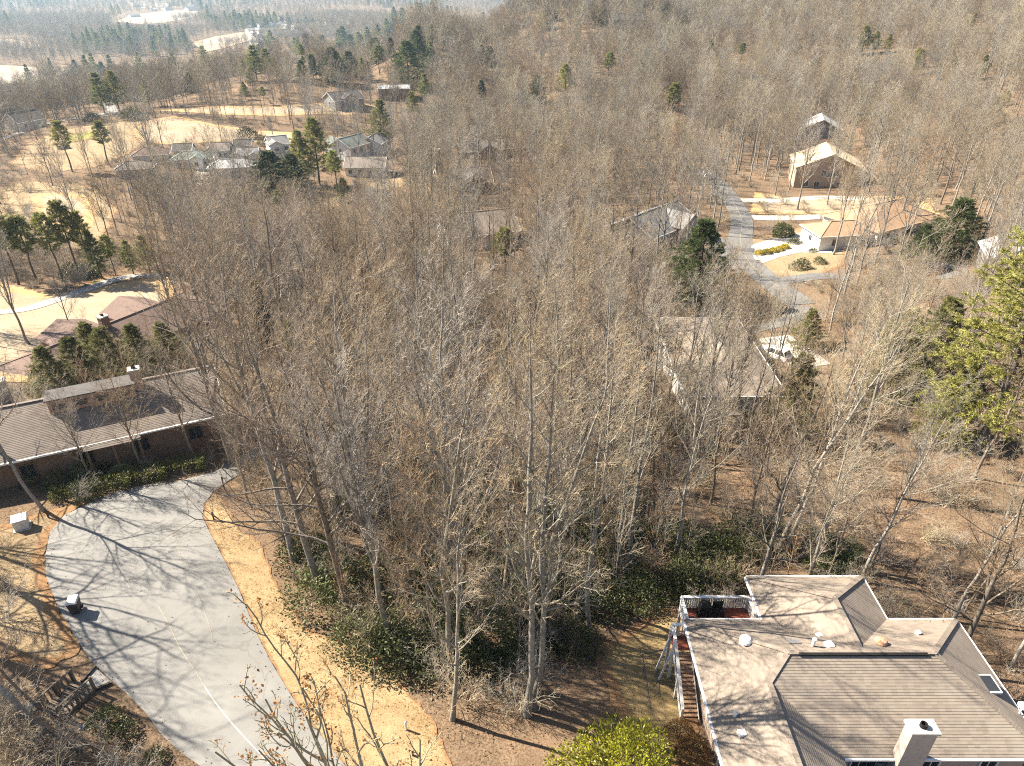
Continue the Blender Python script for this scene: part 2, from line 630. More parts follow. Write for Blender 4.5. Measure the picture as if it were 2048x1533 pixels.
# kinds of leafless tree: words for the label, numbers for grow()
twig_far = bark_mat('twig_far', (0.30, 0.242, 0.168), (0.20, 0.158, 0.11), (0.36, 0.31, 0.225), True)
twig_far_brown = bark_mat('twig_far_brown', (0.27, 0.20, 0.14), (0.18, 0.13, 0.092), (0.32, 0.26, 0.185), True)
twig_far_pale = bark_mat('twig_far_pale', (0.38, 0.325, 0.24), (0.27, 0.23, 0.17), (0.43, 0.385, 0.295), True)
BARE = [
    ('tall grey tree with a broad ascending crown', dict(seed=11, Ht=22, r0=0.25, first=0.27, n1=18, a1=42, l1=0.36, up1=0.25, bend1=0.12, fork=2), (bark_grey, twig_tan)),
    ('straight grey pole-like tree with short upturned branches', dict(seed=12, Ht=23, r0=0.2, first=0.32, n1=22, a1=48, l1=0.2, up1=0.2, bend1=0.15, n2=6, n3=5), (bark_grey, twig_grey)),
    ('brown tree with a wide open crown of crooked limbs', dict(seed=13, Ht=19, r0=0.27, first=0.28, n1=14, a1=55, l1=0.44, up1=0.1, bend1=0.08, wob=0.13, fork=1), (bark_brown, twig_red)),
    ('forked grey tree with several upright stems', dict(seed=14, Ht=21, r0=0.23, first=0.28, n1=14, a1=38, l1=0.32, up1=0.3, bend1=0.1, fork=3), (bark_grey, twig_tan)),
    ('slender brown tree with a narrow brushy crown', dict(seed=15, Ht=18, r0=0.14, first=0.27, n1=18, a1=38, l1=0.26, up1=0.25, bend1=0.1, n2=6, n3=6), (bark_brown, twig_red)),
    ('pale barked tree with long fine branches', dict(seed=16, Ht=20, r0=0.2, first=0.34, n1=14, a1=44, l1=0.36, up1=0.2, bend1=0.06, fork=1), (bark_pale, twig_grey)),
    ('leaning grey tree with one-sided crown', dict(seed=17, Ht=20, r0=0.21, lean=0.16, first=0.3, n1=16, a1=48, l1=0.33, up1=0.25, bend1=0.12, n2=7), (bark_grey, twig_tan)),
    ('young thin tree with a loose reddish crown', dict(seed=18, Ht=14, r0=0.11, first=0.3, n1=15, a1=40, l1=0.32, up1=0.2, bend1=0.08, n2=6, n3=5), (bark_brown, twig_red)),
    ('round-headed brown tree dense with twigs', dict(seed=19, Ht=17, r0=0.22, first=0.26, n1=17, a1=50, l1=0.42, up1=0.15, bend1=0.1, n2=8, fork=1, tipfall=0.6), (bark_brown, twig_tan)),
]
BARE.append(('open brown oak with few bold crooked limbs', dict(seed=20, Ht=19, r0=0.33, first=0.26, n1=12, a1=50, l1=0.5, up1=0.15, bend1=0.08, wob=0.12, fork=2, n2=6, n3=4, n4=2), (bark_brown, twig_grey)))
BARE_MESH = []
for words_, kw, (mb_, mt_) in BARE:
    tr, li, tw = grow(**kw)
    tm = wood_mesh('trunk', [(p, r, 9, 0) for p, r in tr], [mb_])
    cm = wood_mesh('crown', [(p, r, s_, 0) for p, r, s_ in li] + [(p, r, s_, 1) for p, r, s_ in tw], [mb_, mt_])
    BARE_MESH.append((tm, cm, kw['Ht']))

def bare_tree(v, x, y, rz, sc, label, group, z=None, tilt=(0, 0), name='bare_tree'):
    z = T(x, y) if z is None else z
    t = thing(name, (x, y, z), rz, label, 'tree', group)
    t.scale = (sc, sc, sc)
    t.rotation_mode = 'ZYX'
    t.rotation_euler = (tilt[0], tilt[1], rz)
    link_mesh('trunk', BARE_MESH[v][0], t)
    link_mesh('crown', BARE_MESH[v][1], t)
    return t

# distant and low kinds, joined wood for the masses
far_lib, brush_lib, dist_lib = [], [], []
for i, (sd_, Ht, r0, first, a1, l1, fk, mb_, mt_) in enumerate([
        (31, 20, 0.24, 0.35, 44, 0.36, 2, bark_grey, twig_far), (32, 22, 0.22, 0.45, 46, 0.24, 0, bark_grey, twig_far_pale),
        (33, 18, 0.24, 0.28, 55, 0.42, 1, bark_brown, twig_far_brown), (34, 20, 0.22, 0.4, 38, 0.32, 2, bark_grey, twig_far_pale),
        (35, 16, 0.15, 0.34, 40, 0.3, 0, bark_brown, twig_far_brown), (36, 19, 0.2, 0.36, 46, 0.36, 1, bark_pale, twig_far)]):
    tr, li, tw = grow(sd_, Ht, r0, first=first, n1=13, a1=a1, l1=l1 * 1.2, up1=0.12, bend1=0.08, n2=7, n3=6, n4=3, fork=fk, rt=0.017, s=(5, 3, 3, 3, 3))
    me = wood_mesh('far_tree', [(p, r, 5, 0) for p, r in tr] + [(p, r, 3, 0) for p, r, _ in li] + [(p, r, 3, 1) for p, r, _ in tw], [mb_, mt_])
    far_lib.append(bpy.data.objects.new('far_tree_%d' % i, me))

for i, (sd_, Ht, a1, l1, mt_) in enumerate([(131, 17, 56, 0.46, twig_far), (132, 19, 50, 0.40, twig_far_pale), (133, 15, 60, 0.5, twig_far_brown), (134, 18, 52, 0.42, twig_far_pale), (135, 16, 55, 0.45, twig_far)]):
    tr, li, tw = grow(sd_, Ht, 0.2, first=0.2, n1=16, a1=a1, l1=l1, up1=0.1, bend1=0.08, n2=7, n3=6, n4=3, fork=1, rt=0.021, s=(5, 3, 3, 3, 3), tipfall=0.6)
    me = wood_mesh('distant_tree', [(p, r, 4, 0) for p, r in tr] + [(p, r, 3, 1) for p, r, _ in li] + [(p, r, 3, 1) for p, r, _ in tw], [bark_grey, mt_])
    dist_lib.append(bpy.data.objects.new('distant_tree_%d' % i, me))

def brush(seed, Ht, n, mat, spread=0.6):
    """a bare shrub: many stems from one foot"""
    rng = np.random.default_rng(seed)
    K = 6
    a = rng.random(n) * 6.28
    P = np.zeros((n, K, 3))
    d = norm(np.stack([np.cos(a) * spread, np.sin(a) * spread, rng.uniform(0.6, 1.3, n)], -1))
    ln = Ht * rng.uniform(0.5, 1.1, n)
    P[:, 0, :2] = rng.normal(0, 0.12, (n, 2)) * Ht * 0.4
    P[:, 0, 2] = -0.1
    for j in range(1, K):
        P[:, j] = P[:, j - 1] + d * (ln / (K - 1))[:, None]
        d = norm(d + rng.normal(0, 0.16, (n, 3)) + np.array([0, 0, 0.03]))
    Rr = (np.linspace(1, 0.35, K)[None] * rng.uniform(0.014, 0.026, n)[:, None])
    c2 = sprout(rng, P, Rr, ln, 8, 0.2, 1, 42, 0.45, 4, up=0.1, rmin=0.010, wob=0.15)
    c3 = sprout(rng, *c2, 6, 0.15, 1, 42, 0.5, 3, up=0.05, rmin=0.0085, wob=0.15)
    return wood_mesh('brush', [(P, Rr, 3, 0), (c2[0], c2[1], 3, 0), (c3[0], c3[1], 3, 0)], [mat])

for i, (sd_, Ht, n, m) in enumerate([(41, 2.2, 16, twig_red), (42, 3.2, 12, twig_tan), (43, 1.5, 22, twig_tan), (44, 4.2, 9, twig_grey), (45, 2.6, 14, twig_grey)]):
    brush_lib.append(bpy.data.objects.new('brush_%d' % i, brush(sd_, Ht, n, m, 0.5 if Ht > 3 else 0.75)))
for i, (sd_, Ht, m) in enumerate([(46, 7.5, twig_red), (47, 9.5, twig_tan)]):
    tr, li, tw = grow(sd_, Ht, 0.06, first=0.18, n1=15, a1=40, l1=0.34, n2=6, n3=5, n4=0, rt=0.009, s=(5, 3, 3, 3, 3))
    brush_lib.append(bpy.data.objects.new('brush_%d' % (5 + i), wood_mesh('sapling', [(p, r, 5, 0) for p, r in tr] + [(p, r, 3, 0) for p, r, _ in li + tw], [m])))

# ------------------------------------------------------------------ evergreens
def blades(rng, pos, dirs, ln, wd, curl=0.25):
    """leaf blades: two triangles folded along the midrib; pos/dirs (n,3)"""
    n = len(pos)
    d = norm(dirs)
    s = norm(np.cross(d, rng.normal(0, 1, (n, 3))))
    nn = np.cross(d, s)
    ln = np.broadcast_to(ln, (n,))[:, None]
    wd = np.broadcast_to(wd, (n,))[:, None]
    a = pos
    b = pos + d * ln * 0.5 + s * wd - nn * ln * 0.08
    c = pos + d * ln - nn * ln * curl
    e = pos + d * ln * 0.5 - s * wd - nn * ln * 0.08
    V = np.stack([a, b, c, e], 1).reshape(-1, 3)
    k = np.arange(n)[:, None] * 4
    F = np.concatenate([k + np.array([[0, 1, 2]]), k + np.array([[0, 2, 3]])])
    return V, F

def conifer(seed, Ht, wide, kind, nbx=1.0, bl=1.0, ntx=0):
    """(trunk mesh lines, needle verts+faces). kind: pine, dense, sparse, column"""
    rng = np.random.default_rng(seed)
    K = 12
    z = np.linspace(0, 1, K)
    P = np.zeros((1, K, 3))
    P[0, :, :2] = np.cumsum(rng.normal(0, 1, (K, 2)), 0) * Ht * 0.003
    P[0, :, 2] = z * Ht - 0.3
    Rr = (0.011 * Ht * (1 - z) ** 0.8 + 0.02)[None]
    dens = {'pine': (22, 6, 0.2) if nbx > 1 else (17, 5, 0.22), 'dense': (26, 6, 0.06), 'sparse': (15, 4, 0.5), 'column': (22, 6, 0.1)}[kind]
    nw, per, zb = dens
    pos, dr, ln, rad = [], [], [], []
    for w_ in range(nw):
        t = zb + (0.985 - zb) * (w_ + rng.random() * 0.5) / nw
        q = (t - zb) / (1 - zb)
        if kind == 'pine':
            prof = (1 - q) ** (0.55 if nbx > 1 else 0.8) * (0.55 + 0.45 * min(1, q * 4 + 0.25))
        elif kind == 'sparse':
            prof = (1 - q) ** 0.6 * min(1, 0.4 + 2.2 * q)
        elif kind == 'column':
            prof = (1 - q) ** 0.65 * min(1, 0.6 + 2 * q)
        else:
            prof = (1 - q) ** 0.85 * min(1, 0.75 + 2 * q)
        a0 = rng.random() * 6.28
        for b_ in range(per):
            a = a0 + b_ * 6.283 / per + rng.normal(0, 0.25)
            r = wide * prof * rng.uniform(0.6, 1.2) + 0.25
            el = {'pine': 0.12 + 0.5 * q, 'dense': -0.12 + 0.55 * q, 'sparse': 0.2 + 0.4 * q, 'column': 0.5}[kind] + rng.normal(0, 0.1)
            pos.append((0, 0, t * Ht))
            dr.append((math.cos(a) * math.cos(el), math.sin(a) * math.cos(el), math.sin(el)))
            ln.append(r)
    pos, dr, ln = np.array(pos), np.array(dr), np.array(ln)
    n = len(pos)
    f = pos[:, 2] / Ht * (K - 1)
    i = np.clip(f.astype(int), 0, K - 2)
    pos = P[0, i] + (P[0, i + 1] - P[0, i]) * (f - i)[:, None]
    KB = 6
    B = np.empty((n, KB, 3))
    B[:, 0] = pos
    d = dr.copy()
    for j in range(1, KB):
        B[:, j] = B[:, j - 1] + d * (ln / (KB - 1))[:, None]
        d = norm(d + rng.normal(0, 0.07, (n, 3)) + np.array([0, 0, 0.05 if kind != 'dense' else -0.01]))
    RB = np.linspace(1, 0.25, KB)[None] * np.clip(ln * 0.012, 0.012, 0.07)[:, None]
    m2 = 7
    c2 = sprout(rng, B, RB, ln, m2, 0.2, 1.0, 48, 0.34, 4, up=0.02, wob=0.1, rmin=0.008, flat=0.5, tipfall=0.35)
    # tufts along the side shoots
    S, SL = c2[0], c2[2]
    nt = (5 if kind in ('pine', 'sparse') else 6) + ntx
    tt = rng.uniform(0.15, 1.0, (len(S), nt))
    ff = tt * 3
    ii = np.minimum(ff.astype(int), 2)
    rows = np.arange(len(S))[:, None]
    tp = S[rows, ii] + (S[rows, ii + 1] - S[rows, ii]) * (ff - ii)[..., None]
    td = np.broadcast_to(norm(S[:, -1] - S[:, 0])[:, None], tp.shape)
    # shoots on the leader and branch tips
    tp = np.concatenate([tp.reshape(-1, 3), B[:, -1], B[:, 3]])
    td = np.concatenate([td.reshape(-1, 3), d, d])
    nb = int((7 if kind != 'dense' else 6) * nbx)
    bp = np.repeat(tp, nb, 0) + rng.normal(0, 0.05, (len(tp) * nb, 3))
    bd = np.repeat(td, nb, 0) * 0.75 + rng.normal(0, 0.55, (len(tp) * nb, 3)) + np.array([0, 0, 0.15])
    V, F = blades(rng, bp, bd, rng.uniform(0.26, 0.5, len(bp)) * bl * (Ht / 16) ** 0.4, 0.036 * bl * (Ht / 16) ** 0.4, 0.1)
    return [(P, Rr, 8, 0), (B, RB, 4, 0), (c2[0], c2[1], 3, 0)], V, F

pine_leaf = leaf_mat('pine_needles', (0.32, 0.325, 0.09), (0.21, 0.235, 0.065))
hemlock_leaf = leaf_mat('hemlock_sprays', (0.27, 0.255, 0.085), (0.17, 0.175, 0.06))
pine_gold = leaf_mat('yellow_pine_needles', (0.32, 0.30, 0.075), (0.21, 0.215, 0.06))
dark_leaf = leaf_mat('dark_needles', (0.125, 0.155, 0.045), (0.075, 0.1, 0.032), 0.2)
laurel_leaf = leaf_mat('laurel_leaves', (0.062, 0.076, 0.026), (0.105, 0.112, 0.038), 0.12, 0.5)
holly_leaf = leaf_mat('glossy_yellow_green_leaves', (0.38, 0.36, 0.03), (0.22, 0.24, 0.025), 0.25, 0.35)
bronze_leaf = leaf_mat('bronze_leaves', (0.27, 0.155, 0.05), (0.17, 0.095, 0.035), 0.15)
gold_leaf = leaf_mat('golden_leaves', (0.60, 0.46, 0.03), (0.45, 0.36, 0.03), 0.2)
variegated_leaf = leaf_mat('variegated_leaves', (0.34, 0.33, 0.16), (0.16, 0.18, 0.06), 0.2)
hedge_leaf = leaf_mat('hedge_leaves', (0.085, 0.105, 0.02), (0.13, 0.12, 0.03), 0.15)
dead_leaf = leaf_mat('dead_leaves', (0.36, 0.17, 0.05), (0.24, 0.11, 0.035), 0.3)

CON = {}
for key, sd_, Ht, wd, kd, lm in [('pine_near', 59, 24, 6.4, 'pine', pine_gold), ('pine_a', 51, 18, 3.6, 'pine', pine_leaf), ('pine_b', 52, 18, 4.4, 'pine', pine_gold), ('pine_c', 57, 18, 3.2, 'pine', pine_leaf),
                                 ('dense_a', 53, 14, 5.2, 'dense', dark_leaf), ('sparse_a', 54, 18, 3.2, 'sparse', pine_leaf),
                                 ('sparse_b', 55, 18, 2.8, 'sparse', pine_gold), ('column_a', 56, 14, 2.3, 'column', dark_leaf), ('hemlock_a', 58, 12, 4.6, 'dense', hemlock_leaf), ('hemlock_g', 60, 12, 3.8, 'dense', pine_gold)]:
    ln_, V_, F_ = conifer(sd_, Ht, wd, kd, *({'pine_near': (1.6, 0.6, 3), 'hemlock_a': (1.5, 0.6, 1), 'hemlock_g': (1.5, 0.6, 1), 'dense_a': (1.3, 0.75, 1)}.get(key, ())))
    CON[key] = (wood_mesh('trunk', ln_, [bark_pine]), fast_mesh('crown', V_, [F_], lm), Ht)

def evergreen(key, x, y, h, rz, label, group=None, wide=1.0, name='pine_tree', z=None):
    t = thing(name, (x, y, T(x, y) if z is None else z), rz, label, 'tree', group)
    s = h / CON[key][2]
    t.scale = (s * wide, s * wide, s)
    link_mesh('trunk', CON[key][0], t)
    link_mesh('crown', CON[key][1], t)
    return t

def bush(seed, rx, rz_, n, leaf, wd, mat, lump=0.25, hollow=0.55, stems=10, box=None):
    """leafy shrub: stems and a shell of leaves with lumps"""
    rng = np.random.default_rng(seed)
    d = norm(rng.normal(0, 1, (n, 3)))
    d[:, 2] = np.abs(d[:, 2]) * 0.95 - 0.12
    lump_d = norm(rng.normal(0, 1, (9, 3)))
    k = 1 + lump * (np.max(d @ lump_d.T, 1) - 0.75) * 2
    r = rng.uniform(hollow, 1.0, n) ** 0.6 * k
    if box is not None:
        p = rng.uniform(-1, 1, (n, 3))
        ax = rng.integers(0, 3, n)
        p[np.arange(n), ax] = np.sign(p[np.arange(n), ax]) * rng.uniform(0.82, 1.0, n)
        p[:, 2] = np.abs(p[:, 2])
        pos = p * np.array([box[0], box[1], rz_])
        pos += rng.normal(0, 0.05, (n, 3))
        pos[:, 2] = np.maximum(pos[:, 2], 0.02)
        d = norm(pos * np.array([0.3, 0.8, 1.0]) + 1e-4)
    else:
        pos = d * r[:, None] * np.array([rx, rx, rz_])
        pos[:, 2] = np.maximum(pos[:, 2] + 0.12 * rz_, 0.03)
    V, F = blades(rng, pos, d + rng.normal(0, 0.7, (n, 3)), rng.uniform(0.5, 1.5, n) * leaf, wd)
    crown = fast_mesh('foliage', V, [F], mat)
    a = rng.random(stems) * 6.28
    K = 4
    P = np.zeros((stems, K, 3))
    bx = box if box is not None else (rx * 0.7, rx * 0.7)
    if box is not None:
        P[:, :, 0] = rng.uniform(-0.9, 0.9, stems)[:, None] * bx[0]
    for j in range(K):
        P[:, j, 0] += np.cos(a) * bx[0] * (0.7 if box is None else 0.05) * j / (K - 1)
        P[:, j, 1] += np.sin(a) * bx[1] * 0.7 * j / (K - 1)
        P[:, j, 2] = -0.08 + rz_ * 0.8 * j / (K - 1)
    stem = wood_mesh('stems', [(P, np.full((stems, K), 0.02), 4, 0)], [bark_brown])
    return stem, crown

def shrub(meshes, x, y, rz, sc, label, group=None, name='shrub', z=None, cat='shrub'):
    t = thing(name, (x, y, T(x, y) if z is None else z), rz, label, cat, group)
    t.scale = (sc, sc, sc) if not isinstance(sc, tuple) else sc
    link_mesh('stems', meshes[0], t)
    link_mesh('foliage', meshes[1], t)
    return t

# ------------------------------------------------------------------ masses nobody could count
def scatter(name, xyz, rz, sc, ix, objs, label=None, tilt=0.0):
    me = bpy.data.meshes.new(name)
    me.vertices.add(len(xyz))
    me.vertices.foreach_set('co', np.asarray(xyz, np.float32).ravel())
    for nm, tp, arr in (('rz', 'FLOAT', rz), ('sc', 'FLOAT', sc), ('ix', 'INT', ix)):
        a = me.attributes.new(nm, tp, 'POINT')
        a.data.foreach_set('value', np.asarray(arr, np.int32 if tp == 'INT' else np.float32))
    o = bpy.data.objects.new(name, me)
    COL.objects.link(o)
    c = bpy.data.collections.new(name + '_kinds')
    for q in objs:
        c.objects.link(q)
    ng = bpy.data.node_groups.new(name, 'GeometryNodeTree')
    ng.interface.new_socket('Geometry', in_out='INPUT', socket_type='NodeSocketGeometry')
    ng.interface.new_socket('Geometry', in_out='OUTPUT', socket_type='NodeSocketGeometry')
    n, l = ng.nodes, ng.links
    gi, go = n.new('NodeGroupInput'), n.new('NodeGroupOutput')
    ip = n.new('GeometryNodeInstanceOnPoints')
    ci = n.new('GeometryNodeCollectionInfo')
    ci.inputs['Collection'].default_value = c
    ci.inputs['Separate Children'].default_value = True
    ci.inputs['Reset Children'].default_value = True
    def attr(nm, tp):
        q = n.new('GeometryNodeInputNamedAttribute')
        q.data_type = tp
        q.inputs['Name'].default_value = nm
        return q.outputs['Attribute']
    cx = n.new('ShaderNodeCombineXYZ')
    l.new(attr('rz', 'FLOAT'), cx.inputs[2])
    er = n.new('FunctionNodeEulerToRotation')
    l.new(cx.outputs[0], er.inputs[0])
    l.new(gi.outputs[0], ip.inputs['Points'])
    l.new(ci.outputs[0], ip.inputs['Instance'])
    ip.inputs['Pick Instance'].default_value = True
    l.new(attr('ix', 'INT'), ip.inputs['Instance Index'])
    l.new(er.outputs[0], ip.inputs['Rotation'])
    l.new(attr('sc', 'FLOAT'), ip.inputs['Scale'])
    l.new(ip.outputs[0], go.inputs[0])
    md = o.modifiers.new('scatter', 'NODES')
    md.node_group = ng
    tag(o, kind='stuff')
    if label:
        o['label'] = label
    return o
# ------------------------------------------------------------------ ground materials
def litter_mat():
    m, nt, b = new_mat('leaf_litter')
    b.inputs['Roughness'].default_value = 0.95
    b.inputs['Specular IOR Level'].default_value = 0.1
    p = coords(nt)
    big = noise(nt, 0.06, 5, 0.6, p)
    mid = noise(nt, 0.8, 6, 0.7, p)
    fine = noise(nt, 7.0, 4, 0.8, p)
    c = mixc(nt, ramp(nt, mid, [(0.35, 0.0), (0.65, 1.0)]), (0.165, 0.119, 0.077), (0.24, 0.172, 0.112))
    c = mixc(nt, ramp(nt, fine, [(0.42, 0.0), (0.6, 1.0)]), c, (0.085, 0.053, 0.034))
    c = mixc(nt, ramp(nt, big, [(0.45, 0.0), (0.65, 0.6)]), c, (0.24, 0.16, 0.10))
    v = N(nt, 'ShaderNodeTexVoronoi', inp={'Scale': 9.0})
    nt.links.new(p, v.inputs['Vector'])
    c = mixc(nt, ramp(nt, v.outputs['Distance'], [(0.0, 0.55), (0.16, 0.0)]), c, (0.40, 0.275, 0.16))
    nt.links.new(c, b.inputs['Base Color'])
    bump(nt, b, fine, 0.6, 0.08)
    return m

def grass_mat(name, a, c2, c3, edge_to=(0.26, 0.155, 0.08), soft=1.2, s=1.0):
    """dry turf, breaking up into leaf litter towards its own outline"""
    m, nt, b = new_mat(name)
    b.inputs['Roughness'].default_value = 0.95
    b.inputs['Specular IOR Level'].default_value = 0.1
    p = coords(nt)
    mid = noise(nt, 0.45 * s, 5, 0.65, p)
    fine = noise(nt, 9.0 * s, 5, 0.8, p)
    c = mixc(nt, ramp(nt, mid, [(0.38, 0.0), (0.64, 1.0)]), a, c2)
    c = mixc(nt, ramp(nt, fine, [(0.4, 0.0), (0.68, 0.8)]), c, c3)
    g = noise(nt, 0.16 * s, 3, 0.5, p)
    c = mixc(nt, ramp(nt, g, [(0.5, 0.0), (0.7, 0.45)]), c, c2)
    at = N(nt, 'ShaderNodeAttribute', attribute_name='edge')
    ma = N(nt, 'ShaderNodeMath', operation='MULTIPLY_ADD', inp={1: -1.0 / soft, 2: 0.62})
    nt.links.new(at.outputs['Fac'], ma.inputs[0])
    ad = N(nt, 'ShaderNodeMath', operation='ADD')
    nt.links.new(ma.outputs[0], ad.inputs[0])
    nt.links.new(noise(nt, 1.6 * s, 5, 0.75, p), ad.inputs[1])
    c = mixc(nt, ramp(nt, ad.outputs[0], [(0.55, 0.0), (0.75, 1.0)]), c, edge_to)
    nt.links.new(c, b.inputs['Base Color'])
    bump(nt, b, fine, 0.7, 0.06)
    return m

def paving_mat(name, a, c2, rough=0.7, speck=40.0, crack=True):
    m, nt, b = new_mat(name)
    b.inputs['Roughness'].default_value = rough
    b.inputs['Specular IOR Level'].default_value = 0.4
    p = coords(nt)
    big = noise(nt, 0.22, 5, 0.6, p)
    fine = noise(nt, speck, 3, 0.7, p)
    c = mixc(nt, ramp(nt, big, [(0.35, 0.0), (0.68, 1.0)]), a, c2)
    c = mixc(nt, ramp(nt, fine, [(0.5, 0.0), (0.7, 0.5)]), c, tuple(x * 1.35 for x in a))
    mid = noise(nt, 2.2, 6, 0.7, p)
    c = mixc(nt, ramp(nt, mid, [(0.55, 0.0), (0.75, 0.4)]), c, tuple(x * 0.72 for x in a))
    st = noise(nt, 0.7, 4, 0.6, p)
    c = mixc(nt, ramp(nt, st, [(0.56, 0.0), (0.7, 0.35)]), c, tuple(x * 0.6 for x in a))
    if crack:
        ds = N(nt, 'ShaderNodeVectorMath', operation='ADD')
        nz = N(nt, 'ShaderNodeTexNoise', inp={'Scale': 0.9, 'Detail': 5.0})
        nt.links.new(p, nz.inputs['Vector'])
        nt.links.new(p, ds.inputs[0])
        nt.links.new(nz.outputs['Color'], ds.inputs[1])
        vo = N(nt, 'ShaderNodeTexVoronoi', feature='DISTANCE_TO_EDGE', inp={'Scale': 0.12})
        nt.links.new(ds.outputs[0], vo.inputs['Vector'])
        c = mixc(nt, ramp(nt, vo.outputs['Distance'], [(0.0, 0.5), (0.005, 0.0)]), c, tuple(x * 0.45 for x in a))
    nt.links.new(c, b.inputs['Base Color'])
    bump(nt, b, fine, 0.25, 0.01)
    return m

M_litter = litter_mat()
M_verge = grass_mat('dry_golden_turf', (0.345, 0.245, 0.13), (0.22, 0.14, 0.066), (0.45, 0.35, 0.215), soft=0.3)
M_yard = grass_mat('dull_winter_turf', (0.30, 0.21, 0.10), (0.22, 0.16, 0.07), (0.40, 0.30, 0.16), soft=1.6)
M_patch = grass_mat('worn_golden_turf', (0.28, 0.21, 0.125), (0.20, 0.138, 0.08), (0.37, 0.29, 0.18), soft=1.3)
M_fair = grass_mat('dormant_fairway_turf', (0.345, 0.27, 0.185), (0.25, 0.185, 0.118), (0.41, 0.335, 0.245), edge_to=(0.38, 0.26, 0.13), soft=5, s=0.35)
M_field = grass_mat('pale_valley_field', (0.34, 0.28, 0.22), (0.29, 0.235, 0.18), (0.38, 0.325, 0.26), edge_to=(0.40, 0.31, 0.2), soft=25, s=0.05)
M_green = grass_mat('thin_green_turf', (0.16, 0.17, 0.04), (0.26, 0.22, 0.07), (0.3, 0.26, 0.1), soft=2.5)
M_asphalt = paving_mat('worn_asphalt', (0.205, 0.199, 0.186), (0.15, 0.146, 0.139))
M_road2 = paving_mat('hill_asphalt', (0.17, 0.162, 0.152), (0.13, 0.125, 0.12))
M_conc = paving_mat('pale_concrete', (0.48, 0.44, 0.38), (0.41, 0.37, 0.32))
M_path = paving_mat('grey_cart_path', (0.30, 0.285, 0.27), (0.24, 0.23, 0.22))
M_seam = simple('crack_filler', (0.36, 0.31, 0.24), (0.26, 0.23, 0.19), 6)
M_white = simple('white_paint', (0.80, 0.79, 0.76), (0.72, 0.71, 0.68), 3, 0.5)
M_fade = simple('faded_line_paint', (0.55, 0.53, 0.49), (0.32, 0.31, 0.29), 3, 0.7)
M_yellow = simple('yellow_line_paint', (0.36, 0.30, 0.18), (0.26, 0.23, 0.17), 2, 0.7)

# ------------------------------------------------------------------ ground sheet
def ground():
    fine = np.radians(np.linspace(-58, 58, 250))
    rest = np.radians(np.linspace(58, 302, 60))[1:-1]
    az = np.concatenate([fine, rest])
    rr = np.concatenate([[0.0], np.geomspace(3.0, 6600, 210)])
    rg = np.stack([np.outer(rr[1:], np.sin(az)), np.outer(rr[1:], np.cos(az))], -1)
    V2 = np.concatenate([[[0.0, 0.0]], rg.reshape(-1, 2)])
    z = terrain(V2)
    rad = np.hypot(V2[:, 0], V2[:, 1])
    n = len(az)
    k = np.arange(len(rr) - 2)[:, None] * n + 1
    i = np.arange(n)[None]
    j = (i + 1) % n
    Q = np.stack([k + i, k + n + i, k + n + j, k + j], -1).reshape(-1, 4)
    Q = Q[:, ::-1]
    Tt = np.stack([np.zeros(n, int), 1 + np.arange(n), 1 + (np.arange(n) + 1) % n], -1)
    me = fast_mesh('ground', np.column_stack([V2, z]), [Q, Tt[:, ::-1]], M_litter, True)
    o = link_mesh('ground', me)
    bm = bmesh.new()
    bm.from_mesh(me)
    for f in bm.faces:
        if f.normal.z < 0:
            f.normal_flip()
    bm.to_mesh(me)
    bm.free()
    return tag(o, kind='structure')
ground()

OPEN = []                                    # world outlines kept clear of trees: (outline, margin)

def land(name, pix, mat, lift, margin=1.5, jitter=0.0, step=None, world_pts=None, clear=True, seed=3):
    P = PW(pix) if world_pts is None else np.asarray(world_pts, float)
    o = drape(name, P, mat, lift, step, jitter, seed)
    if clear:
        OPEN.append((P[:, :2], margin))
    return o

ROAD_PIX = [(690, 1533), (640, 1470), (618, 1447), (579, 1387), (541, 1323), (511, 1263), (477, 1178), (447, 1118), (420, 1067), (405, 1035), (409, 1008), (428, 985), (452, 966), (480, 950), (520, 915), (560, 885), (600, 862),
            (575, 845), (530, 880), (480, 915), (430, 945), (354, 965), (298, 971), (239, 982), (179, 1008), (128, 1033), (100, 1067), (92, 1110), (92, 1152), (115, 1212), (141, 1259), (179, 1319), (213, 1353), (256, 1391), (290, 1425), (324, 1472), (366, 1510), (400, 1533)]
_r = PW(ROAD_PIX)
_b = np.array([[-9.5, 10], [-5, -6], [1.5, -6], [-2.6, 10]])
ROAD = np.concatenate([_r, [[-9.6, 12, 0], [-6, -4, 0], [0.5, -4, 0], [-3.2, 12, 0]]])
land('road', None, M_asphalt, 0.07, 0.4, world_pts=ROAD, step=0.7)
VERGE_PIX = [(690, 1533), (618, 1447), (579, 1387), (541, 1323), (511, 1263), (477, 1178), (447, 1118), (420, 1067), (405, 1035), (409, 1008), (430, 985), (455, 1010), (478, 1062), (520, 1085), (545, 1150), (570, 1200), (612, 1258), (692, 1290), (755, 1327), (815, 1383), (860, 1434), (885, 1480), (905, 1533)]
VERGE = np.concatenate([PW(VERGE_PIX), [[-0.5, 12, 0], [-3.2, 12, 0]]])
land('verge_lawn', None, M_verge, 0.045, 0.3, world_pts=VERGE, jitter=0.06, step=0.6)
land('side_yard', [(1185, 1310), (1260, 1255), (1335, 1215), (1385, 1235), (1400, 1400), (1390, 1533), (1290, 1570), (1230, 1420)], M_yard, 0.05, 0.3, jitter=0.1, step=0.6)
land('left_lawn', [(-60, 1075), (70, 1030), (185, 1000), (128, 1033), (100, 1067), (92, 1110), (92, 1152), (115, 1212), (141, 1259), (160, 1310), (90, 1340), (20, 1320), (-70, 1260)], M_patch, 0.045, 0.0, jitter=0.08, step=0.7, clear=False)
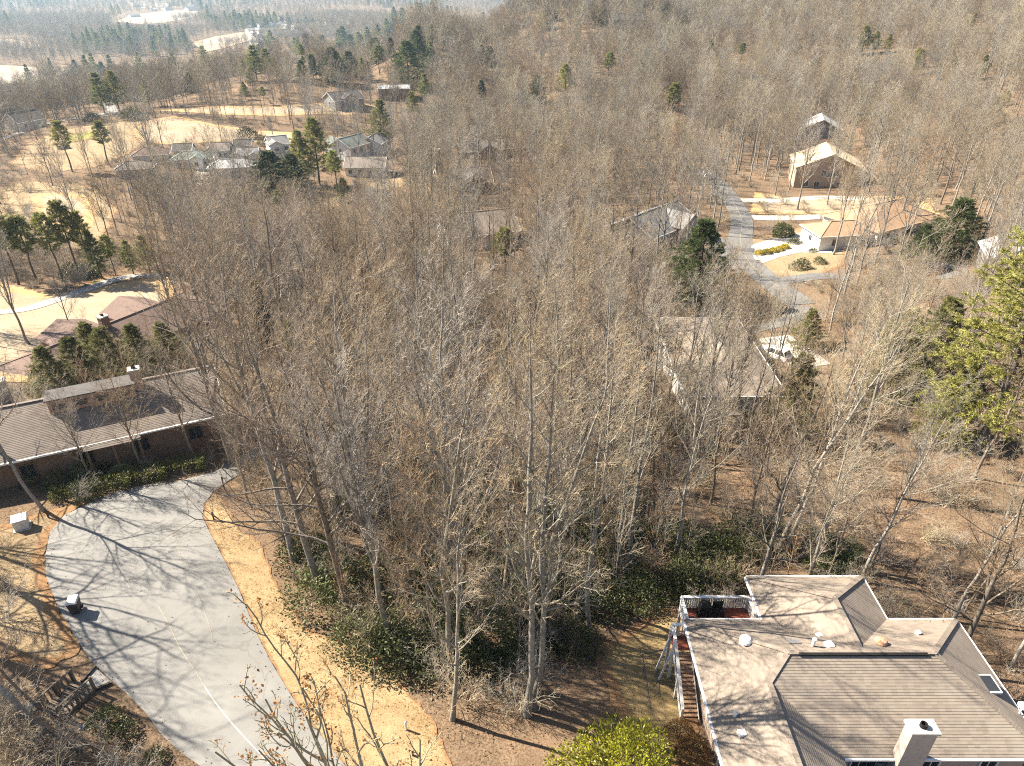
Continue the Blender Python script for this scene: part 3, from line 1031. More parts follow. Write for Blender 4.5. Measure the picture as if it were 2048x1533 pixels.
FW = [
    ('fairway', [(-60, 640), (-60, 545), (30, 575), (110, 590), (200, 575), (330, 548), (365, 600), (330, 640), (250, 665), (160, 735), (60, 770), (-60, 760)], 1.0),
    ('fairway', [(60, 400), (80, 388), (130, 386), (180, 395), (195, 420), (185, 452), (140, 470), (90, 452), (66, 428)], 2.0),
    ('fairway', [(262, 262), (300, 240), (345, 233), (430, 250), (520, 262), (605, 268), (590, 288), (460, 283), (330, 290), (280, 284)], 2.0),
    ('fairway', [(300, 222), (420, 214), (560, 213), (700, 206), (770, 212), (760, 222), (700, 230), (560, 233), (430, 230)], 3.0),
]
land('rough', [(20, 330), (50, 290), (110, 264), (220, 246), (300, 240), (262, 262), (285, 290), (250, 312), (190, 336), (90, 348)], M_patch, 0.06, 1.0, jitter=0.4)
land('rough', [(-60, 520), (-60, 400), (40, 362), (200, 376), (235, 420), (200, 500), (90, 500)], M_patch, 0.05, 0.0, jitter=0.4, clear=False)
for nm, px, mg in FW:
    land(nm, px, M_fair, 0.09, mg, jitter=0.25, step=None)
land('green', [(160, 565), (230, 552), (335, 545), (325, 556), (240, 566), (180, 574)], M_green, 0.13, 0, clear=False)
land('green', [(120, 290), (180, 280), (215, 268), (190, 262), (130, 272)], M_green, 0.16, 0, clear=False)
for k, px in enumerate([
        [(-60, 190), (-60, 130), (30, 133), (90, 138), (150, 139), (128, 150), (100, 158), (60, 166)],
        [(230, 44), (270, 30), (330, 23), (400, 19), (412, 24), (385, 36), (330, 46), (290, 50)],
        [(385, 86), (430, 74), (500, 63), (560, 55), (600, 50), (590, 60), (545, 68), (500, 82), (450, 97), (410, 106)],
        [(-40, 88), (-40, 80), (25, 80), (60, 86), (90, 94), (50, 97), (0, 94)],
        [(255, 12), (300, 8), (360, 7), (340, 13), (290, 17)], [(470, 42), (540, 36), (600, 33), (590, 39), (520, 46)]]):
    land('field', px, M_field, 0.6, 6, step=None)
# the hill road, its forks and drives
RD = smoothline(PW([(1404, 340), (1432, 365), (1462, 400), (1483, 440), (1481, 485), (1500, 528), (1545, 567), (1600, 610)]), 60)
land('hill_road', None, M_road2, 0.10, 2.2, world_pts=ribbon(RD, 5.0), step=1.2)
land('hill_road', None, M_road2, 0.085, 1.5, world_pts=ribbon(smoothline(PW([(1538, 562), (1580, 560), (1640, 553), (1700, 556)]), 24), 4.0), step=1.0)
land('lane', None, M_road2, 0.07, 0.2, world_pts=ribbon(smoothline(PW([(1600, 612), (1580, 640), (1520, 655), (1470, 668)]), 24), 3.2), step=1.0)
land('lane', None, M_road2, 0.085, 1.0, world_pts=ribbon(smoothline(PW([(1448, 478), (1452, 520), (1462, 548)]), 16), 3.5), step=1.0)
YL = ribbon(RD[18:54], 0.11)
land('road_line', None, M_yellow, 0.125, 0, world_pts=YL, step=3, clear=False)
land('driveway', [(1500, 492), (1540, 480), (1585, 470), (1604, 466), (1604, 474), (1660, 468), (1680, 466), (1682, 505), (1645, 508), (1600, 506), (1560, 515), (1525, 528), (1508, 528)], M_conc, 0.10, 1.0, step=1.0)
land('driveway', None, M_conc, 0.09, 0.6, world_pts=ribbon(smoothline(PW([(1505, 436), (1560, 437), (1650, 434), (1715, 432)]), 20), 4.2), step=1.0)
land('driveway', None, M_conc, 0.08, 0.6, world_pts=ribbon(smoothline(PW([(1480, 402), (1560, 402), (1640, 396), (1730, 398)]), 20), 4.0), step=1.2)
land('driveway', None, M_conc, 0.08, 0.6, world_pts=ribbon(smoothline(PW([(1545, 675), (1580, 700), (1625, 735)]), 20), 4.6), step=1.0)
land('driveway', [(1862, 525), (1900, 522), (1935, 525), (1935, 555), (1870, 560)], M_road2, 0.09, 0.6, step=1.0)
land('hillside_lawn', [(1510, 385), (1600, 395), (1760, 392), (1860, 395), (1880, 430), (1790, 440), (1640, 430), (1500, 428)], M_fair, 0.05, 0.0, jitter=0.2, clear=False)
land('hillside_lawn', [(1495, 480), (1540, 470), (1600, 455), (1700, 460), (1690, 530), (1640, 550), (1560, 555), (1515, 535)], M_patch, 0.05, 0.5, jitter=0.2)
# cart paths of the golf course
land('cart_path', None, M_path, 0.14, 0.5, world_pts=ribbon(smoothline(PW([(-40, 296), (30, 270), (100, 247), (160, 236), (205, 228), (222, 216), (196, 206)]), 40), 4.5), step=1.5)
land('cart_path', None, M_path, 0.14, 0.3, world_pts=ribbon(smoothline(PW([(-60, 630), (40, 622), (110, 602), (180, 578), (250, 556), (330, 552)]), 40), 2.6), step=1.0)
land('street', [(360, 336), (400, 328), (452, 330), (470, 336), (430, 346), (412, 380), (395, 376), (392, 346)], M_conc, 0.12, 1.0)
for px in ([(735, 368), (810, 350), (830, 362), (790, 380), (740, 385)], [(640, 405), (700, 380), (720, 395), (660, 420)]):
    land('hillside_lawn', px, M_patch, 0.07, 1.5, jitter=0.2)
# crack filler and old paint on the near road
for pts, wd in (([(318, 1215), (340, 1255), (362, 1300), (395, 1350), (408, 1373)], 0.05), ([(395, 1190), (415, 1240), (425, 1275)], 0.035), ([(340, 1065), (352, 1090), (372, 1120)], 0.03)):
    land('road_seam', None, M_seam, 0.084, 0, world_pts=ribbon(smoothline(PW(pts), 24), wd), step=1, clear=False)
land('road_line', None, M_fade, 0.084, 0, world_pts=ribbon(smoothline(PW([(409, 1373), (430, 1405), (470, 1455), (540, 1530)]), 24), 0.06), step=1, clear=False)
# haze over the valley
hz = MB().box((0, 0, -20), (14200, 14200, 180)).build('haze')
hm = bpy.data.materials.new('haze')
hm.use_nodes = True
hm.node_tree.nodes.clear()
_o = hm.node_tree.nodes.new('ShaderNodeOutputMaterial')
_v = hm.node_tree.nodes.new('ShaderNodeVolumePrincipled')
_v.inputs['Color'].default_value = (0.55, 0.78, 1.0, 1)
_v.inputs['Density'].default_value = 0.00011
_v.inputs['Anisotropy'].default_value = 0.35
hm.node_tree.links.new(_v.outputs[0], _o.inputs['Volume'])
hz.data.materials.append(hm)
tag(hz, kind='stuff')
# ------------------------------------------------------------------ houses
def shingle_mat(name, a, b, c):
    m, nt, bs = new_mat(name)
    bs.inputs['Roughness'].default_value = 0.9
    bs.inputs['Specular IOR Level'].default_value = 0.2
    p = coords(nt)
    sn = N(nt, 'ShaderNodeVectorMath', operation='SNAP')
    nt.links.new(p, sn.inputs[0])
    sn.inputs[1].default_value = (0.31, 0.31, 0.08)
    wn_ = N(nt, 'ShaderNodeTexWhiteNoise')
    nt.links.new(sn.outputs[0], wn_.inputs['Vector'])
    col = mixc(nt, wn_.outputs['Value'], a, b)
    g = noise(nt, 0.5, 5, 0.65, p)
    col = mixc(nt, ramp(nt, g, [(0.48, 0.0), (0.72, 0.7)]), col, c)
    f = noise(nt, 60.0, 2, 0.7, p)
    col = mixc(nt, ramp(nt, f, [(0.4, 0.0), (0.7, 0.35)]), col, tuple(x * 1.4 for x in a))
    nt.links.new(col, bs.inputs['Base Color'])
    bump(nt, bs, f, 0.3, 0.01)
    return m

def brick_mat(name, a, b, mortar, s=4.4):
    m, nt, bs = new_mat(name)
    bs.inputs['Roughness'].default_value = 0.9
    br = N(nt, 'ShaderNodeTexBrick')
    br.inputs['Color1'].default_value = (*a, 1)
    br.inputs['Color2'].default_value = (*b, 1)
    br.inputs['Mortar'].default_value = (*mortar, 1)
    br.inputs['Scale'].default_value = s
    br.inputs['Mortar Size'].default_value = 0.025
    br.inputs['Row Height'].default_value = 0.33
    br.inputs['Brick Width'].default_value = 0.95
    p = coords(nt)
    sp = N(nt, 'ShaderNodeSeparateXYZ')
    nt.links.new(p, sp.inputs[0])
    ad = N(nt, 'ShaderNodeMath', operation='ADD')
    nt.links.new(sp.outputs[0], ad.inputs[0])
    nt.links.new(sp.outputs[1], ad.inputs[1])
    cb = N(nt, 'ShaderNodeCombineXYZ')
    nt.links.new(ad.outputs[0], cb.inputs[0])
    nt.links.new(sp.outputs[2], cb.inputs[1])
    nt.links.new(cb.outputs[0], br.inputs['Vector'])
    nt.links.new(br.outputs['Color'], bs.inputs['Base Color'])
    bump(nt, bs, br.outputs['Fac'], -0.4, 0.01)
    return m

S_tan = shingle_mat('tan_shingles', (0.245, 0.205, 0.168), (0.185, 0.152, 0.124), (0.285, 0.245, 0.20))
S_brown = shingle_mat('grey_brown_shingles', (0.20, 0.17, 0.148), (0.155, 0.13, 0.112), (0.245, 0.21, 0.18))
S_red = shingle_mat('red_brown_shingles', (0.175, 0.122, 0.10), (0.135, 0.092, 0.076), (0.21, 0.155, 0.13))
S_grey = shingle_mat('grey_shingles', (0.21, 0.205, 0.20), (0.165, 0.16, 0.155), (0.26, 0.255, 0.245))
S_dark = shingle_mat('dark_shingles', (0.10, 0.093, 0.09), (0.075, 0.07, 0.068), (0.13, 0.12, 0.115))
S_orange = shingle_mat('orange_tan_shingles', (0.36, 0.235, 0.145), (0.29, 0.19, 0.12), (0.40, 0.275, 0.18))
S_cream = shingle_mat('cream_shingles', (0.60, 0.50, 0.34), (0.52, 0.43, 0.29), (0.64, 0.55, 0.40))
S_pale = shingle_mat('pale_grey_roofing', (0.42, 0.42, 0.42), (0.36, 0.36, 0.36), (0.48, 0.48, 0.48))
S_green = shingle_mat('green_grey_shingles', (0.18, 0.20, 0.18), (0.14, 0.16, 0.145), (0.22, 0.24, 0.215))
B_pink = brick_mat('pinkish_tan_brick', (0.44, 0.34, 0.275), (0.37, 0.28, 0.225), (0.46, 0.41, 0.36))
B_pale = brick_mat('pale_painted_brick', (0.50, 0.43, 0.36), (0.42, 0.35, 0.29), (0.52, 0.47, 0.41))
B_red = brick_mat('red_brown_brick', (0.22, 0.12, 0.09), (0.16, 0.09, 0.07), (0.3, 0.26, 0.22))
W_white = simple('white_siding', (0.70, 0.69, 0.66), (0.62, 0.61, 0.58), 2.0, 0.6)
W_tan = simple('tan_siding', (0.42, 0.33, 0.24), (0.35, 0.27, 0.2), 2.0, 0.8)
W_grey = simple('grey_siding', (0.30, 0.30, 0.30), (0.24, 0.24, 0.24), 2.0, 0.8)
W_brown = simple('brown_wood_siding', (0.19, 0.12, 0.085), (0.14, 0.088, 0.06), 3.0, 0.85)
W_pink = simple('pinkish_stucco', (0.45, 0.31, 0.24), (0.38, 0.26, 0.2), 2.0, 0.9)
M_glass = simple('window_glass', (0.02, 0.023, 0.027), (0.03, 0.034, 0.04), 1.0, 0.08, spec=0.6)
M_conccap = simple('chimney_cap_concrete', (0.55, 0.51, 0.45), (0.4, 0.37, 0.32), 5, 0.9)
M_black = simple('black_void', (0.012, 0.012, 0.012), None, 5, 0.9)
M_stone = simple('chimney_stone', (0.30, 0.26, 0.22), (0.17, 0.15, 0.13), 6, 0.9, bumpk=0.6)
M_metal = simple('dull_metal', (0.45, 0.45, 0.45), (0.38, 0.38, 0.38), 6, 0.45, metal=0.6)
M_rust = simple('rusty_metal', (0.42, 0.15, 0.04), (0.55, 0.42, 0.33), 5, 0.7)
M_cedar = simple('red_deck_stain', (0.30, 0.085, 0.045), (0.22, 0.06, 0.035), 4, 0.7)
M_oldwood = simple('weathered_wood', (0.22, 0.18, 0.14), (0.14, 0.11, 0.085), 6, 0.9)
M_treadwood = simple('brown_tread_wood', (0.42, 0.28, 0.18), (0.32, 0.2, 0.13), 5, 0.8)

def clip_strip(poly, u, lo, hi):
    """part of a flat polygon whose height along u lies between lo and hi"""
    def cut(pp, s, lim):
        out = []
        for i in range(len(pp)):
            a, b = pp[i], pp[(i + 1) % len(pp)]
            da, db = s * (a.dot(u) - lim), s * (b.dot(u) - lim)
            if da >= 0:
                out.append(a)
            if (da >= 0) != (db >= 0):
                out.append(a + (b - a) * (da / (da - db)))
        return out
    pp = cut(poly, 1, lo)
    return cut(pp, -1, hi) if len(pp) > 2 else []

def courses(mb, poly, step=0.145, lift=0.016):
    """roof slope laid in shingle courses: every strip stands proud at its lower edge"""
    poly = [Vector(p) for p in poly]
    n = Vector((0, 0, 0))
    for i in range(len(poly)):
        a, b = poly[i], poly[(i + 1) % len(poly)]
        n += Vector(((a.y - b.y) * (a.z + b.z), (a.z - b.z) * (a.x + b.x), (a.x - b.x) * (a.y + b.y)))
    n.normalize()
    if n.z < 0:
        n = -n
        poly = poly[::-1]
    u = (Vector((0, 0, 1)) - n * n.z).normalized()
    lo, hi = min(p.dot(u) for p in poly), max(p.dot(u) for p in poly)
    k = max(1, int((hi - lo) / step))
    for j in range(k):
        a, b = lo + (hi - lo) * j / k, lo + (hi - lo) * (j + 1) / k
        q = clip_strip(poly, u, a, b)
        if len(q) < 3:
            continue
        top = [p + n * lift * (1 - (p.dot(u) - a) / (b - a)) + n * 0.012 for p in q]
        mb.add(top, [tuple(range(len(top)))])
        # butt edge of the course
        e = [(p, t) for p, t in zip(q, top) if abs(p.dot(u) - a) < 1e-3]
        if len(e) >= 2:
            e.sort(key=lambda w: w[0].dot(u.cross(n)))
            p0, p1 = e[0], e[-1]
            mb.add([p0[0] - n * 0.01, p1[0] - n * 0.01, p1[1], p0[1]], [(0, 1, 2, 3)])

def cap_line(mb, p, q, w=0.26, h=0.05, step=0.3):
    p, q = Vector(p), Vector(q)
    n = max(1, int((q - p).length / step))
    for i in range(n):
        a, b = p + (q - p) * (i / n), p + (q - p) * ((i + 1) / n + 0.01)
        mb.bar(a + Vector((0, 0, 0.035)), b + Vector((0, 0, 0.02)), w, h)

def window(parent, c, w, h, axis, mat=None, glass=None, bars=1):
    """window set in a wall facing axis (unit 2D): frame proud of the wall, dark pane behind it, sill"""
    ax = Vector((axis[0], axis[1], 0)).normalized()
    t = Vector((-ax.y, ax.x, 0))
    c = Vector(c)
    mb = MB()
    fw = 0.07
    for s in (-1, 1):
        mb.bar(c + t * s * (w / 2) - Vector((0, 0, h / 2)) + ax * 0.03, c + t * s * (w / 2) + Vector((0, 0, h / 2)) + ax * 0.03, fw, 0.08)
        mb.bar(c - t * (w / 2) + Vector((0, 0, s * h / 2)) + ax * 0.034, c + t * (w / 2) + Vector((0, 0, s * h / 2)) + ax * 0.034, 0.08, fw)
    for i in range(bars):
        x = (i + 1) / (bars + 1) - 0.5
        mb.bar(c + t * x * w - Vector((0, 0, h / 2)) + ax * 0.026, c + t * x * w + Vector((0, 0, h / 2)) + ax * 0.026, 0.04, 0.05)
    f = mb.build('window', mat or M_white, parent)
    p = MB()
    rz = math.atan2(t.y, t.x)
    p.box(c + ax * 0.008, (w - 0.04, 0.02, h - 0.04), rz)
    p.build('pane', glass or M_glass, f)
    s_ = MB().box(c + ax * 0.07 - Vector((0, 0, h / 2 + 0.06)), (w + 0.2, 0.14, 0.05), rz)
    s_.build('sill', mat or M_white, f)
    return f

def chimney(parent, c, w, d, z0, z1, mat, rz=0.0, cap=True, flue=True, name='chimney'):
    b = MB().box((c[0], c[1], (z0 + z1) / 2), (w, d, z1 - z0), rz).build(name, mat, parent)
    if cap:
        MB().box((c[0], c[1], z1 + 0.08), (w + 0.16, d + 0.16, 0.16), rz).build('chimney_cap', M_conccap, b)
    if flue:
        MB().lathe((c[0], c[1], z1 + 0.16), [(0.17, 0), (0.17, 0.22), (0.13, 0.22), (0.13, 0.06)], 12).build('flue', M_black, b)
    return b

WINMAT = {}
def house(name, label, p1, p2, zr, hw, pitch, roofm, wallm, hip=True, over=0.5, cat='house', group=None, gz=None, trim=None, wins=3, fine=False, chim=None, front=-1, ends=True, extra=None, sills=True):
    """ridge p1->p2 (2D), ridge height zr, half width hw. Local frame: x along the ridge, y across"""
    p1, p2 = Vector(p1[:2]), Vector(p2[:2])
    mid = (p1 + p2) / 2
    d = p2 - p1
    rz = math.atan2(d.y, d.x)
    L = d.length
    gz = min(T(*(mid + Vector((a, b)))) for a in (-5, 5) for b in (-5, 5)) - 0.4 if gz is None else gz
    t = thing(name, (mid.x, mid.y, gz), rz, label, cat, group)
    ze = zr - hw * pitch - gz
    zr = zr - gz
    hx = L / 2 + (hw if hip else over)
    rl = L / 2
    # walls
    wx, wy = (L / 2 + hw - over) if hip else L / 2, hw - over
    mb = MB()
    if hip:
        mb.box((0, 0, ze / 2), (2 * wx, 2 * wy, ze - 0.02))
    else:
        zg = ze + pitch * over
        pr = [(-wy, 0), (wy, 0), (wy, zg - 0.06), (0, zr - 0.08), (-wy, zg - 0.06)]
        mb.prism([(-wx, y, z) for y, z in pr], [(wx, y, z) for y, z in pr])
    wall = mb.build('wall', wallm, t)
    # roof
    mb = MB()
    E = [(-hx, -hw, ze), (hx, -hw, ze), (hx, hw, ze), (-hx, hw, ze)]
    A, B = (-rl if hip else -hx, 0, zr), (rl if hip else hx, 0, zr)
    slopes = [[E[0], E[1], B, A], [E[2], E[3], A, B]] + ([[E[1], E[2], B], [E[3], E[0], A]] if hip else [])
    th = 0.16
    if fine:
        for s in slopes:
            courses(mb, s, 0.16)
    else:
        for s in slopes:
            mb.add(s, [tuple(range(len(s)))])
    if hip:
        lo = [(x * 0.999, y * 0.999, z - th) for x, y, z in E]
        k = len(mb.v)
        mb.v += [tuple(map(float, q)) for q in E] + lo
        for i in range(4):
            mb.f.append((k + i, k + 4 + i, k + 4 + (i + 1) % 4, k + (i + 1) % 4))
        mb.f.append((k + 4, k + 7, k + 6, k + 5))
    else:
        for y in (-1, 1):
            e0, e1 = (-hx, y * hw, ze), (hx, y * hw, ze)
            dn = lambda q: (q[0], q[1], q[2] - th)
            mb.add([dn(e0), dn(e1), dn(B), dn(A)], [(0, 1, 2, 3)])
            mb.add([e0, e1, dn(e1), dn(e0)], [(0, 3, 2, 1)])
            for q, pk in ((e0, A), (e1, B)):
                mb.add([q, pk, dn(pk), dn(q)], [(0, 1, 2, 3)])
    roof = mb.build('roof', roofm, t)
    cm = MB()
    cap_line(cm, A, B, 0.3, 0.06, 0.5 if fine else 3)
    if hip:
        for e, q in ((E[0], A), (E[3], A), (E[1], B), (E[2], B)):
            cap_line(cm, e, q, 0.26, 0.05, 0.5 if fine else 4)
    cm.build('ridge_cap', roofm, roof)['kind'] = 'stuff'
    if trim:
        tm = MB()
        for y in (-1, 1):
            tm.bar((-hx, y * (hw + 0.05), ze - 0.06), (hx, y * (hw + 0.05), ze - 0.06), 0.1, 0.16)
        if not hip:
            for x in (-1, 1):
                for y in (-1, 1):
                    tm.bar((x * (hx + 0.05), y * hw, ze - 0.08), (x * (hx + 0.05), 0, zr - 0.08), 0.08, 0.22)
        else:
            for x in (-1, 1):
                tm.bar((x * (hx + 0.05), -hw, ze - 0.06), (x * (hx + 0.05), hw, ze - 0.06), 0.1, 0.16)
        tm.build('fascia', trim, roof)
    hwin = 1.25
    zc = max(1.3, ze - 1.5)
    for i in range(wins):
        x = (i + 0.5) / wins * 2 * wx - wx
        window(t, (x, -wy, zc), 1.1, hwin, (0, -1), WINMAT.get(name))
        if wins > 1 and i % 2 == 0:
            window(t, (x, wy, zc), 1.1, hwin, (0, 1))
    if ends:
        for s in (-1, 1):
            window(t, (s * wx, 0, zc), 1.1, hwin, (s, 0))
    if chim:
        cx, cy, w, dd, up, m = chim
        chimney(roof, (cx, cy), w, dd, 0, zr + up, m)
    OPEN.append((np.array([tuple(mid + Vector((c * math.cos(rz) - s * math.sin(rz), c * math.sin(rz) + s * math.cos(rz)))) for c, s in ((-hx, -hw), (hx, -hw), (hx, hw), (-hx, hw))]), 1.2))
    if extra:
        extra(t, roof, ze, zr, wx, wy, hx)
    return t

def Gh(px, py, h):
    """point h above the ground on the ray of a pixel"""
    d = ray(px, py)
    P = d[None] * _tt[:, None]
    k = np.nonzero(P[:, 2] + CAMZ < terrain(P[:, :2]) + h)[0]
    k = k[0] if len(k) else len(_tt) - 1
    a, b = _tt[k - 1], _tt[k]
    for _ in range(18):
        m = (a + b) / 2
        if d[2] * m + CAMZ < T(d[0] * m, d[1] * m) + h:
            b = m
        else:
            a = m
    return np.array([d[0] * b, d[1] * b, d[2] * b + CAMZ])

# ---- the house at the lower corner, seen from above its roof
def near_house():
    t = thing('hip_roofed_house', (18, 24, -4), 0, 'large house with tan shingled hip roofs, white deck and outside stairs', 'house')
    o = Vector((18, 24, -4))
    X0, X1, Y0, Y1, ZE, K = 10.2, 26.2, 20.1, 28.5, 3.0, 0.57
    RY, RZ_ = 24.3, 3 + 4.2 * 0.57
    a0, a1 = 14.8, 22.1
    wr, wz = 18.45, 3 + 3.65 * 0.57
    c0, c1, cr, cz = 10.2, 16.1, 13.15, 3 + 2.95 * 0.57
    YF = 8.0
    slopes = [
        [(X0, Y1, ZE), (a0, Y1, ZE), (wr, Y1 - 3.65, wz), (a1, Y1, ZE), (X1, Y1, ZE), (22.0, RY, RZ_), (14.4, RY, RZ_)],
        [(X0, Y1, ZE), (14.4, RY, RZ_), (cr, 23.05, cz), (cr, YF + 2.95, cz), (c0, YF, ZE)],
        [(c1, YF, ZE), (c1, Y0, ZE), (cr, 23.05, cz), (cr, YF + 2.95, cz)],
        [(c0, YF, ZE), (c1, YF, ZE), (cr, YF + 2.95, cz)],
        [(c1, Y0, ZE), (X1, Y0, ZE), (22.0, RY, RZ_), (14.4, RY, RZ_), (cr, 23.05, cz)],
        [(X1, Y0, ZE), (X1, Y1, ZE), (22.0, RY, RZ_)],
        [(a0, 31.9, ZE), (a0, Y1, ZE), (wr, Y1 - 3.65, wz), (wr, 28.25, wz)],
        [(a0, 31.9, ZE), (a1, 31.9, ZE), (wr, 28.25, wz)],
        [(a1, 31.9, ZE), (a1, Y1, ZE), (wr, Y1 - 3.65, wz), (wr, 28.25, wz)],
    ]
    mb = MB()
    L = lambda p: tuple(Vector(p) - o)
    for s in slopes:
        if s is slopes[0]:      # concave: three convex pieces
            for q in ([s[0], s[1], s[2], s[6]], [s[2], s[5], s[6]], [s[2], s[3], s[4], s[5]]):
                courses(mb, [L(p) for p in q])
        elif s is slopes[1]:
            for q in ([s[0], s[1], s[2], (c0, 23.05, ZE)], [(c0, 23.05, ZE), s[2], s[3], s[4]]):
                courses(mb, [L(p) for p in q])
        else:
            courses(mb, [L(p) for p in s])
    roof = mb.build('roof', S_tan, t)
    # soffits and walls
    sf = MB()
    for x0, x1, y0, y1 in ((X0, X1, Y0 + 0.02, Y1), (a0, a1, Y1 - 1, 31.9), (c0, c1, YF, Y0 + 1)):
        sf.box(L(((x0 + x1) / 2, (y0 + y1) / 2, ZE - 0.06 - 0.004 * (x0 + y0) % 0.01)), (x1 - x0 - 0.02, y1 - y0 - 0.02, 0.08))
    sf.build('soffit', M_white, t)
    w = MB()
    for x0, x1, y0, y1 in ((11.1, 25.7, 20.6, 28.0), (15.3, 21.6, 27.5, 31.4), (11.1003, 15.6, 8.5, 21)):
        w.box(L(((x0 + x1) / 2, (y0 + y1) / 2, (ZE - 0.12 - 6) / 2)), (x1 - x0, y1 - y0, ZE - 0.12 + 6))
    w.build('wall', B_pink, t)
    cm = MB()
    for p, q in (((14.4, RY, RZ_), (22, RY, RZ_)), ((X0, Y1, ZE), (14.4, RY, RZ_)), ((14.4, RY, RZ_), (cr, 23.05, cz)), ((22, RY, RZ_), (X1, Y1, ZE)), ((22, RY, RZ_), (X1, Y0, ZE)),
                 ((wr, 28.25, wz), (wr, Y1 - 3.65, wz)), ((a0, 31.9, ZE), (wr, 28.25, wz)), ((a1, 31.9, ZE), (wr, 28.25, wz)), ((cr, YF + 2.95, cz), (cr, 23.05, cz))):
        cap_line(cm, L(p), L(q), 0.27, 0.035)
    cm.build('ridge_cap', S_tan, roof)['kind'] = 'stuff'
    MB().bar(L((14.9, RY - 0.12, RZ_ + 0.02)), L((21.6, RY - 0.12, RZ_ + 0.02)), 0.16, 0.08).build('ridge_vent', M_black, roof)
    # gutters
    for p, q in (((X0 - 0.07, YF, 2.93), (X0 - 0.07, Y1, 2.93)), ((c1 + 0.07, Y0 - 0.07, 2.93), (X1, Y0 - 0.07, 2.93)), ((X1 + 0.07, Y0, 2.93), (X1 + 0.07, Y1, 2.93)), ((a0 - 0.07, Y1, 2.93), (a0 - 0.07, 31.9, 2.93)),
                 ((a1 + 0.07, Y1 + 0.1, 2.93), (a1 + 0.07, 31.9, 2.93)), ((X0, Y1 + 0.07, 2.93), (a0 - 0.2, Y1 + 0.07, 2.93)), ((a1 + 0.2, Y1 + 0.07, 2.93), (X1, Y1 + 0.07, 2.93)), ((a0, 31.97, 2.93), (a1, 31.97, 2.93))):
        MB().bar(L(p), L(q), 0.12, 0.12).build('gutter', M_white, t)
    for y in (9.5, 17.5, 22.0):
        MB().bar(L((X0 - 0.02, y, 2.8)), L((X0 + 0.83, y, 2.2)), 0.09).bar(L((X0 + 0.83, y, 2.2)), L((X0 + 0.83, y, -3)), 0.09).build('downspout', M_white, t)
    # chimney on the front wall
    ch = chimney(t, L((19.2, 20.03, 0))[:2], 1.2, 0.62, -0.5, 9.42, B_pale)
    MB().box(L((19.2, 20.05, 0.2)), (1.9, 0.9, 3.4)).build('chimney_base', B_pale, ch)
    # front windows
    for x in (17.4, 18.25, 21.0, 23.9):
        window(t, L((x, 20.6, 1.75)), 0.85, 1.35, (0, -1))
    for y in (12, 16, 21.5, 24):
        window(t, L((11.1, y, 1.3)), 1.0, 1.3, (-1, 0))
    for x in (16.8, 20.2):
        window(t, L((x, 31.4, 1.4)), 1.3, 1.3, (0, 1))
    window(t, L((13.2, 28.0, 1.3)), 1.7, 2.0, (0, 1))
    # roof fittings
    on = lambda px, py, z: Vector(L(Zp(px, py, z)))
    def fit(nm, mbx, m):
        return mbx.build(nm, m, roof)
    p = Vector(L((12.75, 25.75, 3 + 2.55 * 0.57)))
    fit('dome_vent', MB().lathe(p - Vector((0, 0, 0.15)), [(0.30, 0), (0.30, 0.2), (0.36, 0.24), (0.33, 0.38), (0.22, 0.48), (0.06, 0.52)], 14), M_white)
    def back(x, y):
        return Vector(L((x, y, 3 + (Y1 - y) * 0.57)))
    fit('pipe_vent', MB().lathe(back(16.0, 25.0) - Vector((0, 0, 0.1)), [(0.09, 0), (0.09, 0.55), (0.11, 0.55), (0.11, 0.7), (0.05, 0.7)], 10), M_white)
    fit('roof_vent', MB().box(back(16.9, 25.05) + Vector((0, 0, 0.1)), (0.42, 0.4, 0.16), 0.2), M_white)
    sv = fit('roof_vent', MB().box(back(15.2, 25.5) + Vector((0, 0, 0.06)), (0.6, 0.55, 0.1), 0, -0.5), M_metal)
    fit('roof_vent', MB().box(back(17.0, 26.3) + Vector((0, 0, 0.06)), (0.3, 0.25, 0.12), 0.2), M_white)
    fit('turbine_vent', MB().lathe(back(19.75, 25.25) - Vector((0, 0, 0.1)), [(0.16, 0), (0.16, 0.22), (0.30, 0.26), (0.33, 0.36), (0.25, 0.46), (0.06, 0.5)], 14), M_rust)
    fit('roof_vent', MB().box(back(22.6, 26.5) + Vector((0, 0, 0.1)), (0.24, 0.24, 0.22), 0.3), M_white)
    def lft(x, y):
        return Vector(L((x, y, 3 + (x - X0) * 0.57)))
    fit('pipe_vent', MB().lathe(lft(11.25, 21.9) - Vector((0, 0, 0.1)), [(0.08, 0), (0.08, 0.35), (0.13, 0.38), (0.05, 0.46)], 10), M_white)
    fit('roof_vent', MB().box(lft(11.3, 20.9) + Vector((0, 0, 0.08)), (0.38, 0.32, 0.2), 0.1), M_white)
    q = Vector(L((25.0, 23.6, 3 + 1.2 * 0.57)))
    sk = fit('skylight', MB().box(q + Vector((0, 0, 0.1)), (0.75, 1.1, 0.14), 0), M_white)
    MB().box(q + Vector((0, 0, 0.18)), (0.58, 0.92, 0.03), 0).build('pane', M_glass, sk)
    fit('dish_bracket', MB().lathe(Vector(L((26.1, 22.4, 3.05))), [(0.05, 0), (0.05, 0.5), (0.26, 0.6), (0.28, 0.64), (0.05, 0.62)], 12), M_white)
    # deck
    dx0, dx1, dy0, dy1, dz = 10.9, 15.28, 28.02, 31.8, 0.3
    pl = None
    n = 27
    for i in range(n):
        y = dy0 + (i + 0.5) * (dy1 - dy0) / n
        if pl is None:
            pl = MB().box((0, 0, 0), (dx1 - dx0, (dy1 - dy0) / n - 0.012, 0.04)).build('deck_plank', M_cedar, t)
            q = pl
        else:
            q = pl.copy()
            COL.objects.link(q)
        q.location = L(((dx0 + dx1) / 2, y, dz + random.uniform(-0.003, 0.003)))
    fr = MB()
